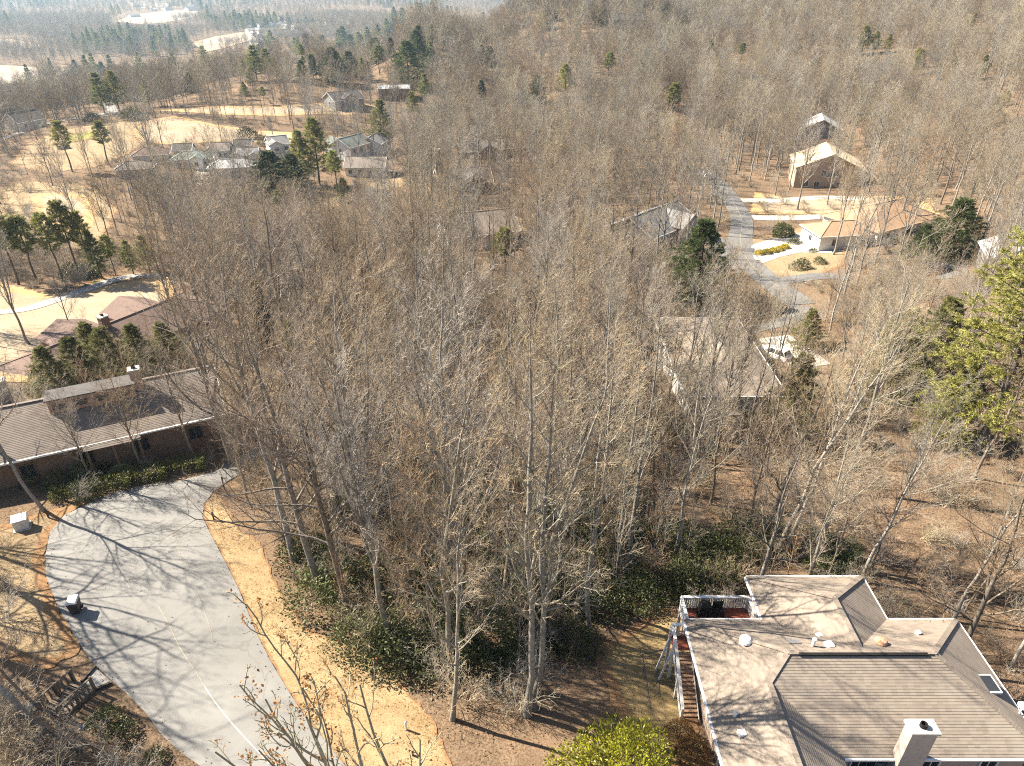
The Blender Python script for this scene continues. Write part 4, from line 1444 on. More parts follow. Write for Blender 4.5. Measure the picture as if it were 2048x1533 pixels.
    for y in (dy0 + 0.1, dy1 - 0.05):
        fr.bar(L((dx0, y, dz - 0.16)), L((dx1, y, dz - 0.16)), 0.08, 0.26)
    fr.bar(L((dx0 + 0.03, dy0, dz - 0.16)), L((dx0 + 0.03, dy1, dz - 0.16)), 0.08, 0.26)
    fr.build('deck_frame', M_white, t)
    for x, y in ((dx0 + 0.06, dy1 - 0.06), (dx1 - 0.1, dy1 - 0.06), ((dx0 + dx1) / 2, dy1 - 0.06), (dx0 + 0.06, dy0 + 0.12)):
        MB().bar(L((x, y, T(x, y) - 0.2)), L((x, y, 1.36)), 0.17).build('post', M_white, t)
    bal = None
    def rail(p, q_, zt=1.0, step=0.15):
        nonlocal bal
        p, q_ = Vector(p), Vector(q_)
        MB().bar(L(p + Vector((0, 0, zt))), L(q_ + Vector((0, 0, zt))), 0.2, 0.06).build('handrail', M_white, t)
        MB().bar(L(p + Vector((0, 0, 0.12))), L(q_ + Vector((0, 0, 0.12))), 0.05, 0.06).build('lower_rail', M_white, t)
        k = int((q_ - p).length / step)
        for i in range(1, k):
            c = p + (q_ - p) * (i / k)
            if bal is None:
                bal = MB().box((0, 0, 0), (0.055, 0.055, zt - 0.14)).build('baluster', M_white, t)
                b = bal
            else:
                b = bal.copy()
                COL.objects.link(b)
            b.location = L(c + Vector((0, 0, zt / 2 + 0.04)))
    rail((dx0, dy1, dz), (dx1, dy1, dz))
    rail((dx0, dy0 + 1.6, dz), (dx0, dy1, dz))
    rail((dx1 - 0.05, dy0 + 0.4, dz), (dx1 - 0.05, dy1, dz))
    rail((9.85, 29.6, dz), (10.9, 29.6, dz))
    MB().box(L((10.38, 29.05, dz)), (1.06, 1.05, 0.05)).build('landing', M_cedar, t)
    # stairs run along the wall
    sx0, sx1, y1s, zb = 9.85, 10.9, 28.55, T(10.4, 25.2)
    ns = 15
    tr = None
    for i in range(ns):
        f = (i + 1) / (ns + 1)
        c = L(((sx0 + sx1) / 2, y1s - f * 3.3, dz - f * (dz - zb)))
        if tr is None:
            tr = MB().box((0, 0, 0), (sx1 - sx0 - 0.06, 0.25, 0.045)).build('stair_tread', M_treadwood, t)
            q = tr
        else:
            q = tr.copy()
            COL.objects.link(q)
        q.location = c
    for x in (sx0, sx1):
        MB().bar(L((x, y1s, dz - 0.08)), L((x, y1s - 3.3, zb - 0.05)), 0.05, 0.26).build('stringer', M_white, t)
    MB().bar(L((sx0, y1s + 1.0, dz + 1.0)), L((sx0, y1s, dz + 1.0)), 0.18, 0.06).bar(L((sx0, y1s, dz + 1.0)), L((sx0, y1s - 3.3, zb + 0.95)), 0.18, 0.07).build('handrail', M_white, t)
    for yy, z0 in ((y1s + 1.0, dz), (y1s, dz), (y1s - 1.7, (dz + zb) / 2), (y1s - 3.3, zb)):
        MB().bar(L((sx0, yy, min(z0, T(sx0, yy)) - 0.2)), L((sx0, yy, z0 + 1.02)), 0.15).build('post', M_white, t)
    for yy in (29.5, 28.6):
        MB().bar(L((sx0 - 0.05, yy, dz - 0.2)), L((sx0 - 0.75, yy - 0.35, T(sx0 - 0.75, yy) - 0.1)), 0.1).build('brace', M_white, t)
    OPEN.append((np.array([(9, 6), (27, 6), (27, 29.5), (23, 33), (14, 33), (9, 32.5)]), 0.8))
    # covered grill on the deck
    g = thing('covered_grill', (12.35, 31.3, dz + 0.02), 0, 'black covered grill standing on the red deck by the white railing', 'grill')
    MB().prism([(-0.42, -0.28, 0.0), (0.42, -0.28, 0.0), (0.42, 0.28, 0.0), (-0.42, 0.28, 0.0)], [(-0.36, -0.24, 0.85), (0.36, -0.24, 0.85), (0.36, 0.24, 0.85), (-0.36, 0.24, 0.85)]).build('cover', M_black, g)
    MB().prism([(-0.3, -0.22, 0.85), (0.3, -0.22, 0.85), (0.3, 0.22, 0.85), (-0.3, 0.22, 0.85)], [(-0.26, -0.06, 1.1), (0.26, -0.06, 1.1), (0.26, 0.16, 1.1), (-0.26, 0.16, 1.1)]).build('lid', M_black, g)
    g = thing('covered_bench', (13.2, 31.25, dz + 0.02), 0, 'low black covered bench on the red deck beside the grill', 'bench')
    MB().prism([(-0.36, -0.3, 0.0), (0.36, -0.3, 0.0), (0.36, 0.3, 0.0), (-0.36, 0.3, 0.0)], [(-0.33, -0.27, 0.5), (0.33, -0.27, 0.5), (0.33, 0.27, 0.5), (-0.33, 0.27, 0.5)]).build('seat', M_black, g)
    MB().box((0, 0.24, 0.7), (0.66, 0.07, 0.44)).build('backrest', M_black, g)
near_house()

# ---- the long house behind the turning circle
def long_house():
    O = Vector((-39.3, 43.8, 0))
    a = math.atan2(0.432, 0.902)
    ex, ey = Vector((math.cos(a), math.sin(a))), Vector((-math.sin(a), math.cos(a)))
    p1 = O.xy + ex * -9.5 + ey * 4.8
    p2 = O.xy + ex * 15.5 + ey * 4.8
    def extra(t, roof, ze, zr, wx, wy, hx):
        X = lambda x: x + 9.5 - 12.5
        # raised clerestory across the ridge
        x0, x1, y0, y1 = X(3.2), X(9.6), -1.5, 0.15
        zt = zr + 0.45
        m = MB().box(((x0 + x1) / 2, (y0 + y1) / 2, (zt + zr - 1.4) / 2), (x1 - x0, y1 - y0, zt - zr + 1.4)).build('clerestory', W_pink, roof)
        MB().box(((x0 + x1) / 2, (y0 + y1) / 2, zt + 0.06), (x1 - x0 + 0.3, y1 - y0 + 0.3, 0.12)).build('clerestory_roof', S_dark, m)
        for k in range(4):
            window(roof, (x0 + (k + 0.5) * (x1 - x0) / 4, y0, zt - 0.6), 1.15, 0.6, (0, -1), W_pink, bars=0)
        chimney(roof, (X(9.9), -0.6), 0.8, 0.7, 0, zr + 1.35, W_pink)
        c = chimney(roof, (X(-0.3), 2.2), 0.9, 0.8, 0, zr + 1.3, M_stone)
        # a lower porch roof with its gutter in three steps
        for k, (xa, xb, yy) in enumerate(((X(0), X(5.2), 0), (X(5.2), X(9.4), -0.5), (X(9.4), X(15), 0))):
            MB().bar((xa, -4.8 - 0.08 + yy * 0, ze - 0.05), (xb, -4.8 - 0.08, ze - 0.05), 0.13, 0.13).build('gutter', M_white, roof)
        s = MB()
        courses(s, [(X(5.2), -5.4, ze - 0.25), (X(9.4), -5.4, ze - 0.25), (X(9.4), -4.4, ze + 0.22), (X(5.2), -4.4, ze + 0.22)], 0.16)
        s.build('porch_roof', S_brown, t)
        for xa in (X(5.4), X(7.3), X(9.2)):
            MB().bar((xa, -5.2, -0.2), (xa, -5.2, ze - 0.25), 0.16).build('porch_post', W_brown, t)
    house('long_house', 'long house with a grey brown roof, raised clerestory and pinkish chimney behind the hedge', p1, p2, 5.4, 4.8, 0.5, S_brown, W_brown, hip=False, over=0.6, gz=-1.2, trim=M_white, wins=6, fine=True, extra=extra)
WINMAT['long_house'] = W_brown
long_house()

def cross_wing(t, roof, ze, zr, x, y0, y1, hw, zw, pitch, roofm, wallm, over=0.4):
    """gabled wing running across, from the ridge out to y1"""
    zE = zw - hw * pitch
    s = 1 if y1 > y0 else -1
    yr = y1 + s * over
    mb = MB()
    for sx in (-1, 1):
        q = [(x + sx * hw, y0, zE), (x + sx * hw, yr, zE), (x, yr, zw), (x, y0, zw)]
        mb.add(q, [(0, 1, 2, 3)])
        mb.add([(a, b, c - 0.14) for a, b, c in q], [(3, 2, 1, 0)])
        mb.add([q[1], q[2], (x, yr, zw - 0.14), (x + sx * hw, yr, zE - 0.14)], [(0, 1, 2, 3)])
        mb.add([q[0], q[1], (x + sx * hw, yr, zE - 0.14), (x + sx * hw, y0, zE - 0.14)], [(0, 1, 2, 3)])
    r = mb.build('wing_roof', roofm, t)
    w = hw - over
    pr = [(-w, 0), (w, 0), (w, zE + pitch * over - 0.08), (0, zw - 0.1), (-w, zE + pitch * over - 0.08)]
    MB().prism([(x + a, y0, b) for a, b in pr], [(x + a, y1, b) for a, b in pr]).build('wing_wall', wallm, t)
    window(t, (x, y1, max(1.2, zE - 1.4)), 1.2, 1.2, (0, s))

# ---- the red brown house below it
house('ranch_house', 'low house with red brown hip roof and dark chimney beside the fairway', (-56.5, 73.5), (-47, 89.5), -3.0, 5.2, 0.42, S_red, W_brown, gz=-9.0, wins=4,
      chim=(-0.8, -0.3, 1.0, 0.9, 1.2, B_red), extra=lambda t, roof, ze, zr, wx, wy, hx: [cross_wing(t, roof, ze, zr, xx, 0.3, 7.2, 3.4, zr - 0.25, 0.42, S_red, W_brown) for xx in (-2.5, 6.2)])
# ---- houses among the trees
house('house', 'house with flat tan hip roof and white fascia half hidden by bare trees', (25.0, 72), (25.0, 81), -2.7, 5.7, 0.36, S_tan, W_white, trim=M_white, wins=4)
house('house', 'house with grey gabled roof and pale trim beside the dark spruce', (24.4, 141), (36, 153), -7.6, 6.2, 0.5, S_grey, W_grey, hip=False, trim=M_white, wins=4,
      extra=lambda t, roof, ze, zr, wx, wy, hx: [cross_wing(t, roof, ze, zr, 3.5, 0.3, -7.5, 4.2, zr - 0.4, 0.5, S_grey, W_grey)])
house('house', 'house with a white gable end and tan roof deep in the bare wood', (-14.8, 146), (-0.5, 151), -8.6, 6.0, 0.55, S_tan, W_white, hip=False, trim=M_white, wins=4)
house('house', 'house with orange tan pyramid roof and cream wall above the concrete drive', (75, 143.5), (81, 147), -5.6, 7.0, 0.42, S_orange, W_white, gz=-12.5, wins=3, trim=W_tan)
house('garage', 'low orange tan roofed garage with white wall facing the concrete drive', (64.5, 138.5), (69.5, 139.2), -7.6, 4.2, 0.42, S_orange, W_white, gz=-12.8, wins=2, trim=M_white)
house('house', 'big house with bright cream gabled roof and tall brown gable front', (84.5, 188.5), (88, 203), -5.4, 9.0, 0.44, S_cream, W_tan, hip=False, trim=W_tan, wins=3,
      extra=lambda t, roof, ze, zr, wx, wy, hx: [window(t, (-wx, y, z), 1.3, 1.5, (-1, 0)) for y, z in ((-5.5, 2.0), (-2.8, 2.0), (2.8, 2.0), (5.5, 2.0), (-1.6, 5.0), (1.6, 5.0))])
house('house', 'pale grey roofed house highest on the wooded slope', (111, 262), (115, 275), -9.6, 7.0, 0.5, S_pale, W_grey, hip=False, wins=2, trim=M_white)
def hp(px, py, h, L, hw, ang, label, roofm, wallm, hip=False, pitch=0.5, wins=3, trim=M_white, chim=None, name='house', group=None, extra=None, ends=True):
    p = Gh(px, py, h)
    c = Vector(p[:2])
    d = Vector((math.cos(R(ang)), math.sin(R(ang)))) * L / 2
    return house(name, label, c - d, c + d, p[2], hw, pitch, roofm, wallm, hip=hip, trim=trim, wins=wins, chim=chim, group=group, extra=extra, ends=ends)
wing = lambda x, y, hw, rm, wm, p=0.5: (lambda t, roof, ze, zr, wx, wy, hx: cross_wing(t, roof, ze, zr, x, 0.3, y, hw, zr - 0.5, p, rm, wm))
hp(925, 335, 6.0, 15, 6, 12, 'dark roofed house beside the tall stone chimney', S_dark, W_brown, chim=(-7.2, -1.0, 1.5, 1.3, 5.5, M_stone), extra=wing(2, -7.5, 3.6, S_dark, W_brown))
hp(985, 278, 6.0, 26, 5.5, 22, 'long dark roofed house with tan front slope in the wood', S_brown, W_brown, chim=(-1.0, 0.5, 1.2, 1.0, 1.2, M_stone), extra=wing(-4, -7.0, 3.4, S_dark, W_brown))
hp(732, 313, 5.5, 12, 5, 0, 'low house with brown roof and pale windowed wall in a golden clearing', S_brown, W_white, hip=False, pitch=0.45, wins=4)
hp(700, 272, 7.0, 11, 5, 60, 'green grey roofed house with white columned gable', S_green, W_white, wins=3, extra=wing(-2, 7.0, 3.5, S_green, W_white))
hp(748, 268, 6.5, 11, 4.5, 80, 'house with a bright white gable end beside the golden pine', S_grey, W_white, wins=2)
row = 'houses in the row by the fairway'
hp(300, 294, 4.6, 3.9, 3.7, 15, 'first house of the fairway row with pinkish brown hip roof', S_red, W_white, hip=True, wins=3, group=row)
hp(365, 287, 5.4, 5.2, 3.3, 10, 'fairway house with the darkest plain gabled roof', S_dark, W_white, group=row)
hp(384, 302, 5.0, 5.2, 3.7, 10, 'fairway house with grey green roof and small front gable beside the white street', S_green, W_white, hip=True, group=row, extra=wing(1.8, -5.6, 2.2, S_green, W_white))
hp(440, 285, 5.4, 5.6, 3.7, 8, 'fairway house with brown grey roof behind a bare tree', S_brown, W_white, group=row, extra=wing(-2.4, -5.6, 2.4, S_brown, W_white))
hp(485, 279, 5.8, 5.2, 3.0, 10, 'fairway house with dark roof and pale gable before the bright turf', S_dark, W_tan, group=row, extra=wing(-1.2, -4.8, 2.1, S_dark, W_white))
hp(495, 295, 5.4, 6.0, 3.7, 8, 'fairway house with two white front gables below the dark roofed one', S_grey, W_white, group=row, extra=lambda *a: [cross_wing(*a[:4], x, 0.3, -5.6, 2.2, a[3] - 0.5, 0.5, S_grey, W_white) for x in (-2.6, 2.6)])
hp(552, 272, 5.8, 6.0, 4.3, 30, 'last fairway house with blue grey roof and white gable beside the pines', S_grey, W_white, group=row, extra=wing(-1.8, -6.4, 2.5, S_grey, W_white))
hp(462, 318, 5.0, 6.5, 3.7, 12, 'fairway house with the palest grey roof nearest the bare wood', S_pale, W_white, hip=True, group=row)
hp(268, 322, 4.6, 3.9, 3.3, 15, 'small brown roofed house at the near end of the fairway row', S_brown, W_tan, hip=True, group=row)
hp(12, 218, 7, 12, 6, 65, 'dark steep roofed house at the edge of the golf course', S_dark, W_white, pitch=0.8, wins=2)
hp(42, 222, 7, 11, 5, 65, 'smaller grey roofed house beside the cart path', S_brown, W_white, pitch=0.7, wins=2)
hp(685, 182, 6.5, 14, 6, 40, 'dark blue grey house on the wooded rise beyond the fairway', S_dark, W_grey, wins=2, extra=wing(0, -7, 3.5, S_dark, W_grey))
hp(788, 170, 5.5, 14, 5, 5, 'long low house with pale flat roof under tall pines', S_pale, W_brown, pitch=0.2, wins=3)
hp(1032, 38, 6.5, 16, 6, 5, 'house with pale roof edge on the wooded ridge', S_dark, W_tan, wins=2)
hp(1098, 12, 8, 9, 5, 75, 'red brown gabled house among the ridge trees', S_red, W_brown, pitch=0.7, wins=2)
hp(1250, 27, 6, 20, 6, 5, 'long dark roofed house on the ridge beside evergreens', S_dark, W_tan, wins=3)
hp(1345, 8, 7, 14, 6, 20, 'farthest ridge house with white end wall', S_grey, W_white, wins=2)
hp(1625, 118, 6, 12, 5, 40, 'grey house nearly lost in the wood on the upper slope', S_grey, W_grey, wins=2)
hp(2040, 480, 4.5, 8, 4.5, 70, 'grey roofed house behind the big yellow green pine', S_pale, W_grey, wins=2)
# the town in the valley
rng = np.random.default_rng(77)
far_roofs = [S_pale, S_grey, S_dark]
far_house = []
for k in range(3):
    mw, mr_ = MB(), MB()
    L_, w_, h_ = ((16, 5, 4), (26, 8, 5), (40, 11, 6))[k]
    pr = [(-w_, 0), (w_, 0), (w_, h_), (0, h_ + w_ * 0.4), (-w_, h_)]
    mw.prism([(-L_ / 2, y, z) for y, z in pr], [(L_ / 2, y, z) for y, z in pr])
    for s in (-1, 1):
        mr_.add([(-L_ / 2 - 0.5, s * (w_ + 0.6), h_ - 0.2), (L_ / 2 + 0.5, s * (w_ + 0.6), h_ - 0.2), (L_ / 2 + 0.5, 0, h_ + w_ * 0.4 + 0.08), (-L_ / 2 - 0.5, 0, h_ + w_ * 0.4 + 0.08)], [(0, 1, 2, 3)])
    far_house.append((mw, mr_))
protos = {}
spots = []
for k in range(46):
    q = rng.random()
    if q < 0.6:
        spots.append((rng.uniform(500, 700), rng.uniform(40, 78)))
    elif q < 0.8:
        spots.append((rng.uniform(260, 420), rng.uniform(8, 22)))
    else:
        spots.append((rng.uniform(0, 620), rng.uniform(30, 95)))
for px, py in spots:
    g = G(px, py)
    if not 600 < g[1] < 6000:
        continue
    k = int(rng.integers(0, 3))
    where = 'beside the long pale field' if 380 < px < 560 and py > 52 else 'by the upper pale field' if px < 420 and py < 25 else 'on the near edge of the valley town' if py > 62 else 'on the far side of the valley town' if py < 50 and px > 480 else 'in the middle of the valley town' if px > 480 else 'among the hazy valley woods'
    vlab = ('small white', 'longer white', 'largest white')[k] + ' building ' + where
    if k not in protos:
        t = thing('valley_building', g, rng.random() * 3, vlab, 'building', 'buildings of the valley town')
        far_house[k][0].build('wall', W_white, t)
        far_house[k][1].build('roof', far_roofs[k], t)
        protos[k] = t
    else:
        t = copy_tree(protos[k])
        t['label'] = vlab
        t.location = g
        t.rotation_euler.z = rng.random() * 3
# ------------------------------------------------------------------ evergreens that stand out one by one
def base_h(px, top, base):
    g = G(px, base)
    return g, max(2.5, Zat(px, top, g[1]) - g[2])

EG = []
# what the photograph shows clear of nearer crowns: pixel windows and the share of trees that may cross them
SIGHT = [(235, 255, 640, 340, 0.22), (0, 240, 240, 352, 0.6), (55, 372, 205, 470, 0.2), (0, 562, 335, 665, 0.55), (420, 205, 770, 262, 0.35), (672, 265, 800, 365, 0.4), (862, 262, 1062, 368, 0.7), (872, 420, 1030, 490, 0.75),
         (1235, 405, 1385, 495, 0.3), (1405, 350, 1560, 590, 0.35), (1500, 400, 1900, 540, 0.22), (1590, 290, 1750, 392, 0.4), (1605, 226, 1702, 260, 0.3), (1322, 650, 1540, 800, 0.95), (0, 128, 150, 167, 0.1), (228, 16, 415, 46, 0.12), (480, 36, 700, 80, 0.45), (0, 205, 230, 250, 0.3),
         (650, 165, 810, 208, 0.4), (380, 50, 600, 104, 0.12), (1500, 690, 1600, 740, 0.4), (0, 740, 330, 1000, 0.8), (1000, 0, 1380, 50, 0.55)]
def ev(key, px, top, base, label, wide=1.0, group=None, name='pine_tree', keep=0.12):
    g, h = base_h(px, top, base)
    t = evergreen(key, g[0], g[1], h, (px * 7.3 + base) % 6.28, label, group, wide * (1.3 if g[1] > 110 else 1.0), name)
    EG.append((g[0], g[1], 3.0))
    wpx = max(10, 0.22 * (base - top))
    SIGHT.append((px - wpx, top - 4, px + wpx, top + 0.85 * (base - top), keep))
    return t

ev('pine_near', 1958, 432, 905, 'largest yellow green pine standing above the slope of fallen leaves', 1.4)
ev('pine_near', 2060, 500, 850, 'second tall yellow pine close behind the largest one', 0.9)
ev('hemlock_g', 1890, 715, 880, 'low spreading hemlock at the foot of the largest pine', 1.15, name='hemlock')
ev('dense_a', 1388, 432, 612, 'dark broad spruce beside the hill road', 1.35, name='spruce_tree', keep=0.0)
ev('dense_a', 1893, 392, 522, 'darkest dense holly beside the orange tan roof', 1.3, name='holly_tree')
ev('dense_a', 1836, 446, 515, 'smaller dark holly between the orange roof and the taller holly', 1.1, name='holly_tree')
ev('pine_b', 1130, 126, 200, 'lone bright conical pine in the middle of the upper wood', 1.2)
ev('sparse_b', 1342, 165, 246, 'thin crowned pine with bare lower trunk on the upper slope', 1.3)
ev('sparse_a', 1216, 104, 168, 'narrow green pine high in the wood behind the conical pine', 1.1)
ev('dense_a', 548, 298, 395, 'dark green pine clump tree beside the white street', 1.6)
ev('dense_a', 590, 305, 385, 'dark green pine at the street clump nearest the golden pines', 1.4)
ev('pine_b', 640, 232, 370, 'tall golden green pine leaning over the fairway houses', 1.1)
ev('pine_b', 608, 258, 372, 'golden pine just beside the tallest of the fairway clump', 1.0)
ev('sparse_a', 675, 300, 385, 'loose green pine in front of the green grey roofed house', 1.1)
ev('pine_b', 766, 198, 300, 'golden pine in front of the bright white gable', 1.15)
ev('pine_b', 826, 182, 235, 'golden round topped pine behind the white gabled house', 1.3)
ev('pine_a', 850, 145, 205, 'green pine up the slope from the round topped pine', 1.2)
ev('column_a', 964, 160, 205, 'small yellow green cypress in the grey wood', 1.3, name='cypress_tree')
ev('dense_a', 1075, 145, 212, 'dark conifer half hidden left of the conical pine', 0.9)
rg_ = 'pines along the wooded ridge'
for i, (k, px, tp, bs, lb) in enumerate([
        ('pine_a', 515, 88, 165, 'tallest pine of the ridge end above the fairway'), ('pine_a', 538, 95, 160, 'pine close beside the tallest ridge end pine'),
        ('pine_a', 415, 90, 150, 'pine first on the ridge where it meets the valley'), ('pine_a', 447, 110, 155, 'stubby dark pine second along the ridge'),
        ('pine_b', 390, 118, 160, 'yellow pine low on the ridge end'), ('dense_a', 670, 92, 168, 'slim dark pine in the ridge wood'),
        ('pine_a', 680, 58, 100, 'pine on the ridge skyline above the slim dark pine'), ('dense_a', 818, 78, 172, 'tall dark hemlock behind the flat roofed house'),
        ('pine_a', 720, 62, 110, 'green ridge pine between the two dark conifers'), ('pine_a', 843, 4, 50, 'pine poking above the ridge skyline'), ('pine_a', 790, 12, 55, 'lower skyline pine beside the one poking above'),
        ('pine_a', 545, 58, 105, 'pine on the ridge against the pale valley field'), ('pine_b', 600, 78, 120, 'small pine near the valley town'), ('sparse_a', 760, 90, 150, 'thin pine in the middle of the ridge wood'),
        ('pine_a', 1190, 8, 50, 'green pine beside the ridge house'), ('dense_a', 1205, 12, 48, 'dark pine at the ridge house gable'), ('pine_a', 1330, 2, 40, 'pine at the farthest ridge house'), ('dense_a', 1090, 18, 60, 'dark pine among the ridge roofs')]):
    ev(k, px, tp, bs, lb, 1.25, rg_, keep=0.6)
lg = 'pines between the fairways'
for k, px, tp, bs, lb, w in [
        ('sparse_a', 125, 425, 562, 'dark open pine nearest the cart path bend', 1.0), ('sparse_b', 163, 398, 560, 'taller pale pine with bare trunk beside the fairway', 0.9),
        ('sparse_a', 75, 432, 565, 'pine with drooping crown at the edge of the pale turf', 1.1), ('pine_a', 205, 462, 558, 'bushy green pine by the green', 1.0),
        ('pine_a', 300, 468, 545, 'bright green pine at the end of the pine row', 1.2), ('pine_a', 268, 478, 550, 'short green pine in the row next to the bright one', 1.1),
        ('sparse_a', 38, 415, 570, 'tall pine nearly at the picture edge above the fairway', 1.1), ('sparse_b', 188, 420, 556, 'thin yellow pine in the pine row', 0.8), ('sparse_a', 232, 470, 552, 'dark small pine behind the green', 1.0),
        ('sparse_b', 145, 240, 345, 'yellow green pine standing alone in the golden rough', 1.1), ('sparse_b', 218, 240, 330, 'second yellow pine of the golden rough', 1.2),
        ('pine_a', 210, 142, 228, 'pine beside the club drive'), ('pine_b', 240, 140, 226, 'yellow pine beside the club drive'), ('pine_a', 300, 158, 215, 'low pine above the round evergreen shrubs')] if False else [
        ('sparse_a', 125, 425, 562, 'dark open pine nearest the cart path bend', 1.0), ('sparse_b', 163, 398, 560, 'taller pale pine with bare trunk beside the fairway', 0.9),
        ('sparse_a', 75, 432, 565, 'pine with drooping crown at the edge of the pale turf', 1.1), ('pine_a', 205, 462, 558, 'bushy green pine by the green', 1.0),
        ('pine_a', 300, 468, 545, 'bright green pine at the end of the pine row', 1.2), ('pine_a', 268, 478, 550, 'short green pine in the row next to the bright one', 1.1),
        ('sparse_a', 38, 415, 570, 'tall pine nearly at the picture edge above the fairway', 1.1), ('sparse_b', 188, 420, 556, 'thin yellow pine in the pine row', 0.8), ('sparse_a', 232, 470, 552, 'dark small pine behind the green', 1.0),
        ('sparse_b', 145, 240, 345, 'yellow green pine standing alone in the golden rough', 1.1), ('sparse_b', 218, 240, 330, 'second yellow pine of the golden rough', 1.2),
        ('pine_a', 210, 142, 228, 'pine beside the club drive', 1.2), ('pine_b', 240, 140, 226, 'yellow pine close to the club drive fork', 1.2), ('pine_a', 300, 158, 215, 'low pine above the round evergreen shrubs', 1.2)]:
    ev(k, px, tp, bs, lb, w, lg)
hg = 'hemlocks behind the long house'
for px, tp, bs, lb in [(120, 690, 800, 'hemlock nearest the stone chimney'), (175, 668, 790, 'hemlock in the middle of the clerestory'), (235, 650, 780, 'hemlock beside the pinkish chimney'),
                       (290, 645, 752, 'tallest hemlock past the pinkish chimney'), (345, 640, 735, 'last hemlock of the row near the forest'), (205, 640, 752, 'hemlock behind the row touching the red brown roof')]:
    ev('hemlock_a', px, tp, bs, lb, 1.25, hg, 'hemlock')
ug = 'pines on the upper right slope'
for k, px, tp, bs, lb in [('pine_b', 1722, 50, 112, 'tall yellow pine first in the cluster on the upper slope'), ('pine_b', 1745, 62, 110, 'yellow pine second in the upper slope cluster'), ('pine_b', 1772, 68, 108, 'broad yellow pine third in the upper slope cluster'),
                          ('pine_b', 1832, 98, 152, 'wide low yellow evergreen below the cluster'), ('pine_b', 1902, 112, 145, 'small bright yellow evergreen near the tall bare trunks'), ('pine_a', 1958, 108, 160, 'green evergreen with open crown near the picture edge'),
                          ('pine_b', 1985, 190, 250, 'yellow green evergreen on the steep bank'), ('pine_a', 1940, 20, 60, 'highest green pine on the slope'), ('sparse_b', 1480, 85, 130, 'thin yellow pine in the middle of the hillside'), ('pine_b', 1420, 75, 110, 'yellow tuft of pine on the far hillside')]:
    ev(k, px, tp, bs, lb, 1.25, ug)
for k, px, tp, bs, lb, w, nm in [('column_a', 540, 560, 720, 'narrow bright cedar showing through the bare crowns', 0.9, 'cedar_tree'), ('sparse_b', 600, 640, 790, 'yellow green young pine deep in the bare wood', 0.8, 'pine_tree'),
                                 ('hemlock_a', 1770, 610, 790, 'dull green hemlock behind the big pale tree', 1.1, 'hemlock'), ('hemlock_a', 1850, 590, 760, 'hemlock between the pale tree and the largest pine', 1.1, 'hemlock'),
                                 ('hemlock_a', 1570, 700, 880, 'hemlock under the white trunked trees by the parked car', 1.0, 'hemlock'), ('sparse_b', 1010, 455, 560, 'pale green pine in front of the white gable house', 1.3, 'pine_tree'),
                                 ('hemlock_a', 1610, 615, 700, 'low green hemlock at the lane', 1.2, 'hemlock'), ('dense_a', 690, 355, 405, 'dark pine below the brown roofed house', 1.0, 'pine_tree'), ('sparse_a', 560, 380, 430, 'green pine under the dark street clump', 1.2, 'pine_tree')]:
    ev(k, px, tp, bs, lb, w, None, nm)

rr_ = random.Random(12)
NTH = 'first second third fourth fifth sixth seventh eighth ninth tenth eleventh twelfth thirteenth fourteenth fifteenth sixteenth seventeenth eighteenth nineteenth twentieth twenty-first twenty-second twenty-third twenty-fourth twenty-fifth twenty-sixth twenty-seventh twenty-eighth twenty-ninth thirtieth'.split()
sp = []
for k_ in range(30):
    px = rr_.uniform(380, 1000)
    bs = np.interp(px, [380, 500, 700, 850, 1000], [120, 85, 55, 12, 2]) + rr_.uniform(45, 130)
    if not (640 < px < 830 and bs > 150):
        sp.append((px, bs, rr_.uniform(26, 48), rr_.choice(['pine_a', 'pine_a', 'dense_a', 'pine_b', 'sparse_a'])))
for k_, (px, bs, h_, kd) in enumerate(sorted(sp)):
    ev(kd, px, bs - h_, bs, '%s pine scattered in the ridge wood, %s counted from the valley end' % ('low' if h_ < 34 else 'tall', NTH[k_]), 1.15, 'pines scattered through the ridge wood', keep=0.65)
rb_ = random.Random(31)
WHERE = ['above the blue grey house', 'over the long flat roofed house', 'in the hollow of the ridge', 'up the slope from the flat roof', 'under the ridge skyline']
for k_ in range(40):
    px = rb_.uniform(590, 870)
    bs = np.interp(px, [500, 700, 850, 1000], [85, 55, 12, 2]) + rb_.uniform(35, 135)
    if bs < 172:
        h_ = rb_.uniform(34, 58)
        wh = WHERE[4] if bs < 85 else WHERE[0] if px < 680 else WHERE[1] if px < 770 else WHERE[3] if bs > 120 else WHERE[2]
        ev(rb_.choice(['pine_a', 'dense_a', 'dense_a', 'pine_a', 'column_a']), px, bs - h_, bs, '%s dark conifer of the evergreen belt %s' % ('tall' if h_ > 46 else 'short', wh), 1.2, 'conifers of the dark ridge belt', keep=0.7)
sp = sorted((rr_.uniform(1450, 2040), rr_.uniform(70, 230), rr_.uniform(28, 50), rr_.choice(['pine_b', 'pine_a', 'sparse_b'])) for k_ in range(10))
for k_, (px, bs, h_, kd) in enumerate(sp):
    ev(kd, px, bs - h_, bs, 'small yellow green slope pine, %s counted from the hill road side' % NTH[k_], 1.2, 'pines scattered on the upper slope', keep=0.6)

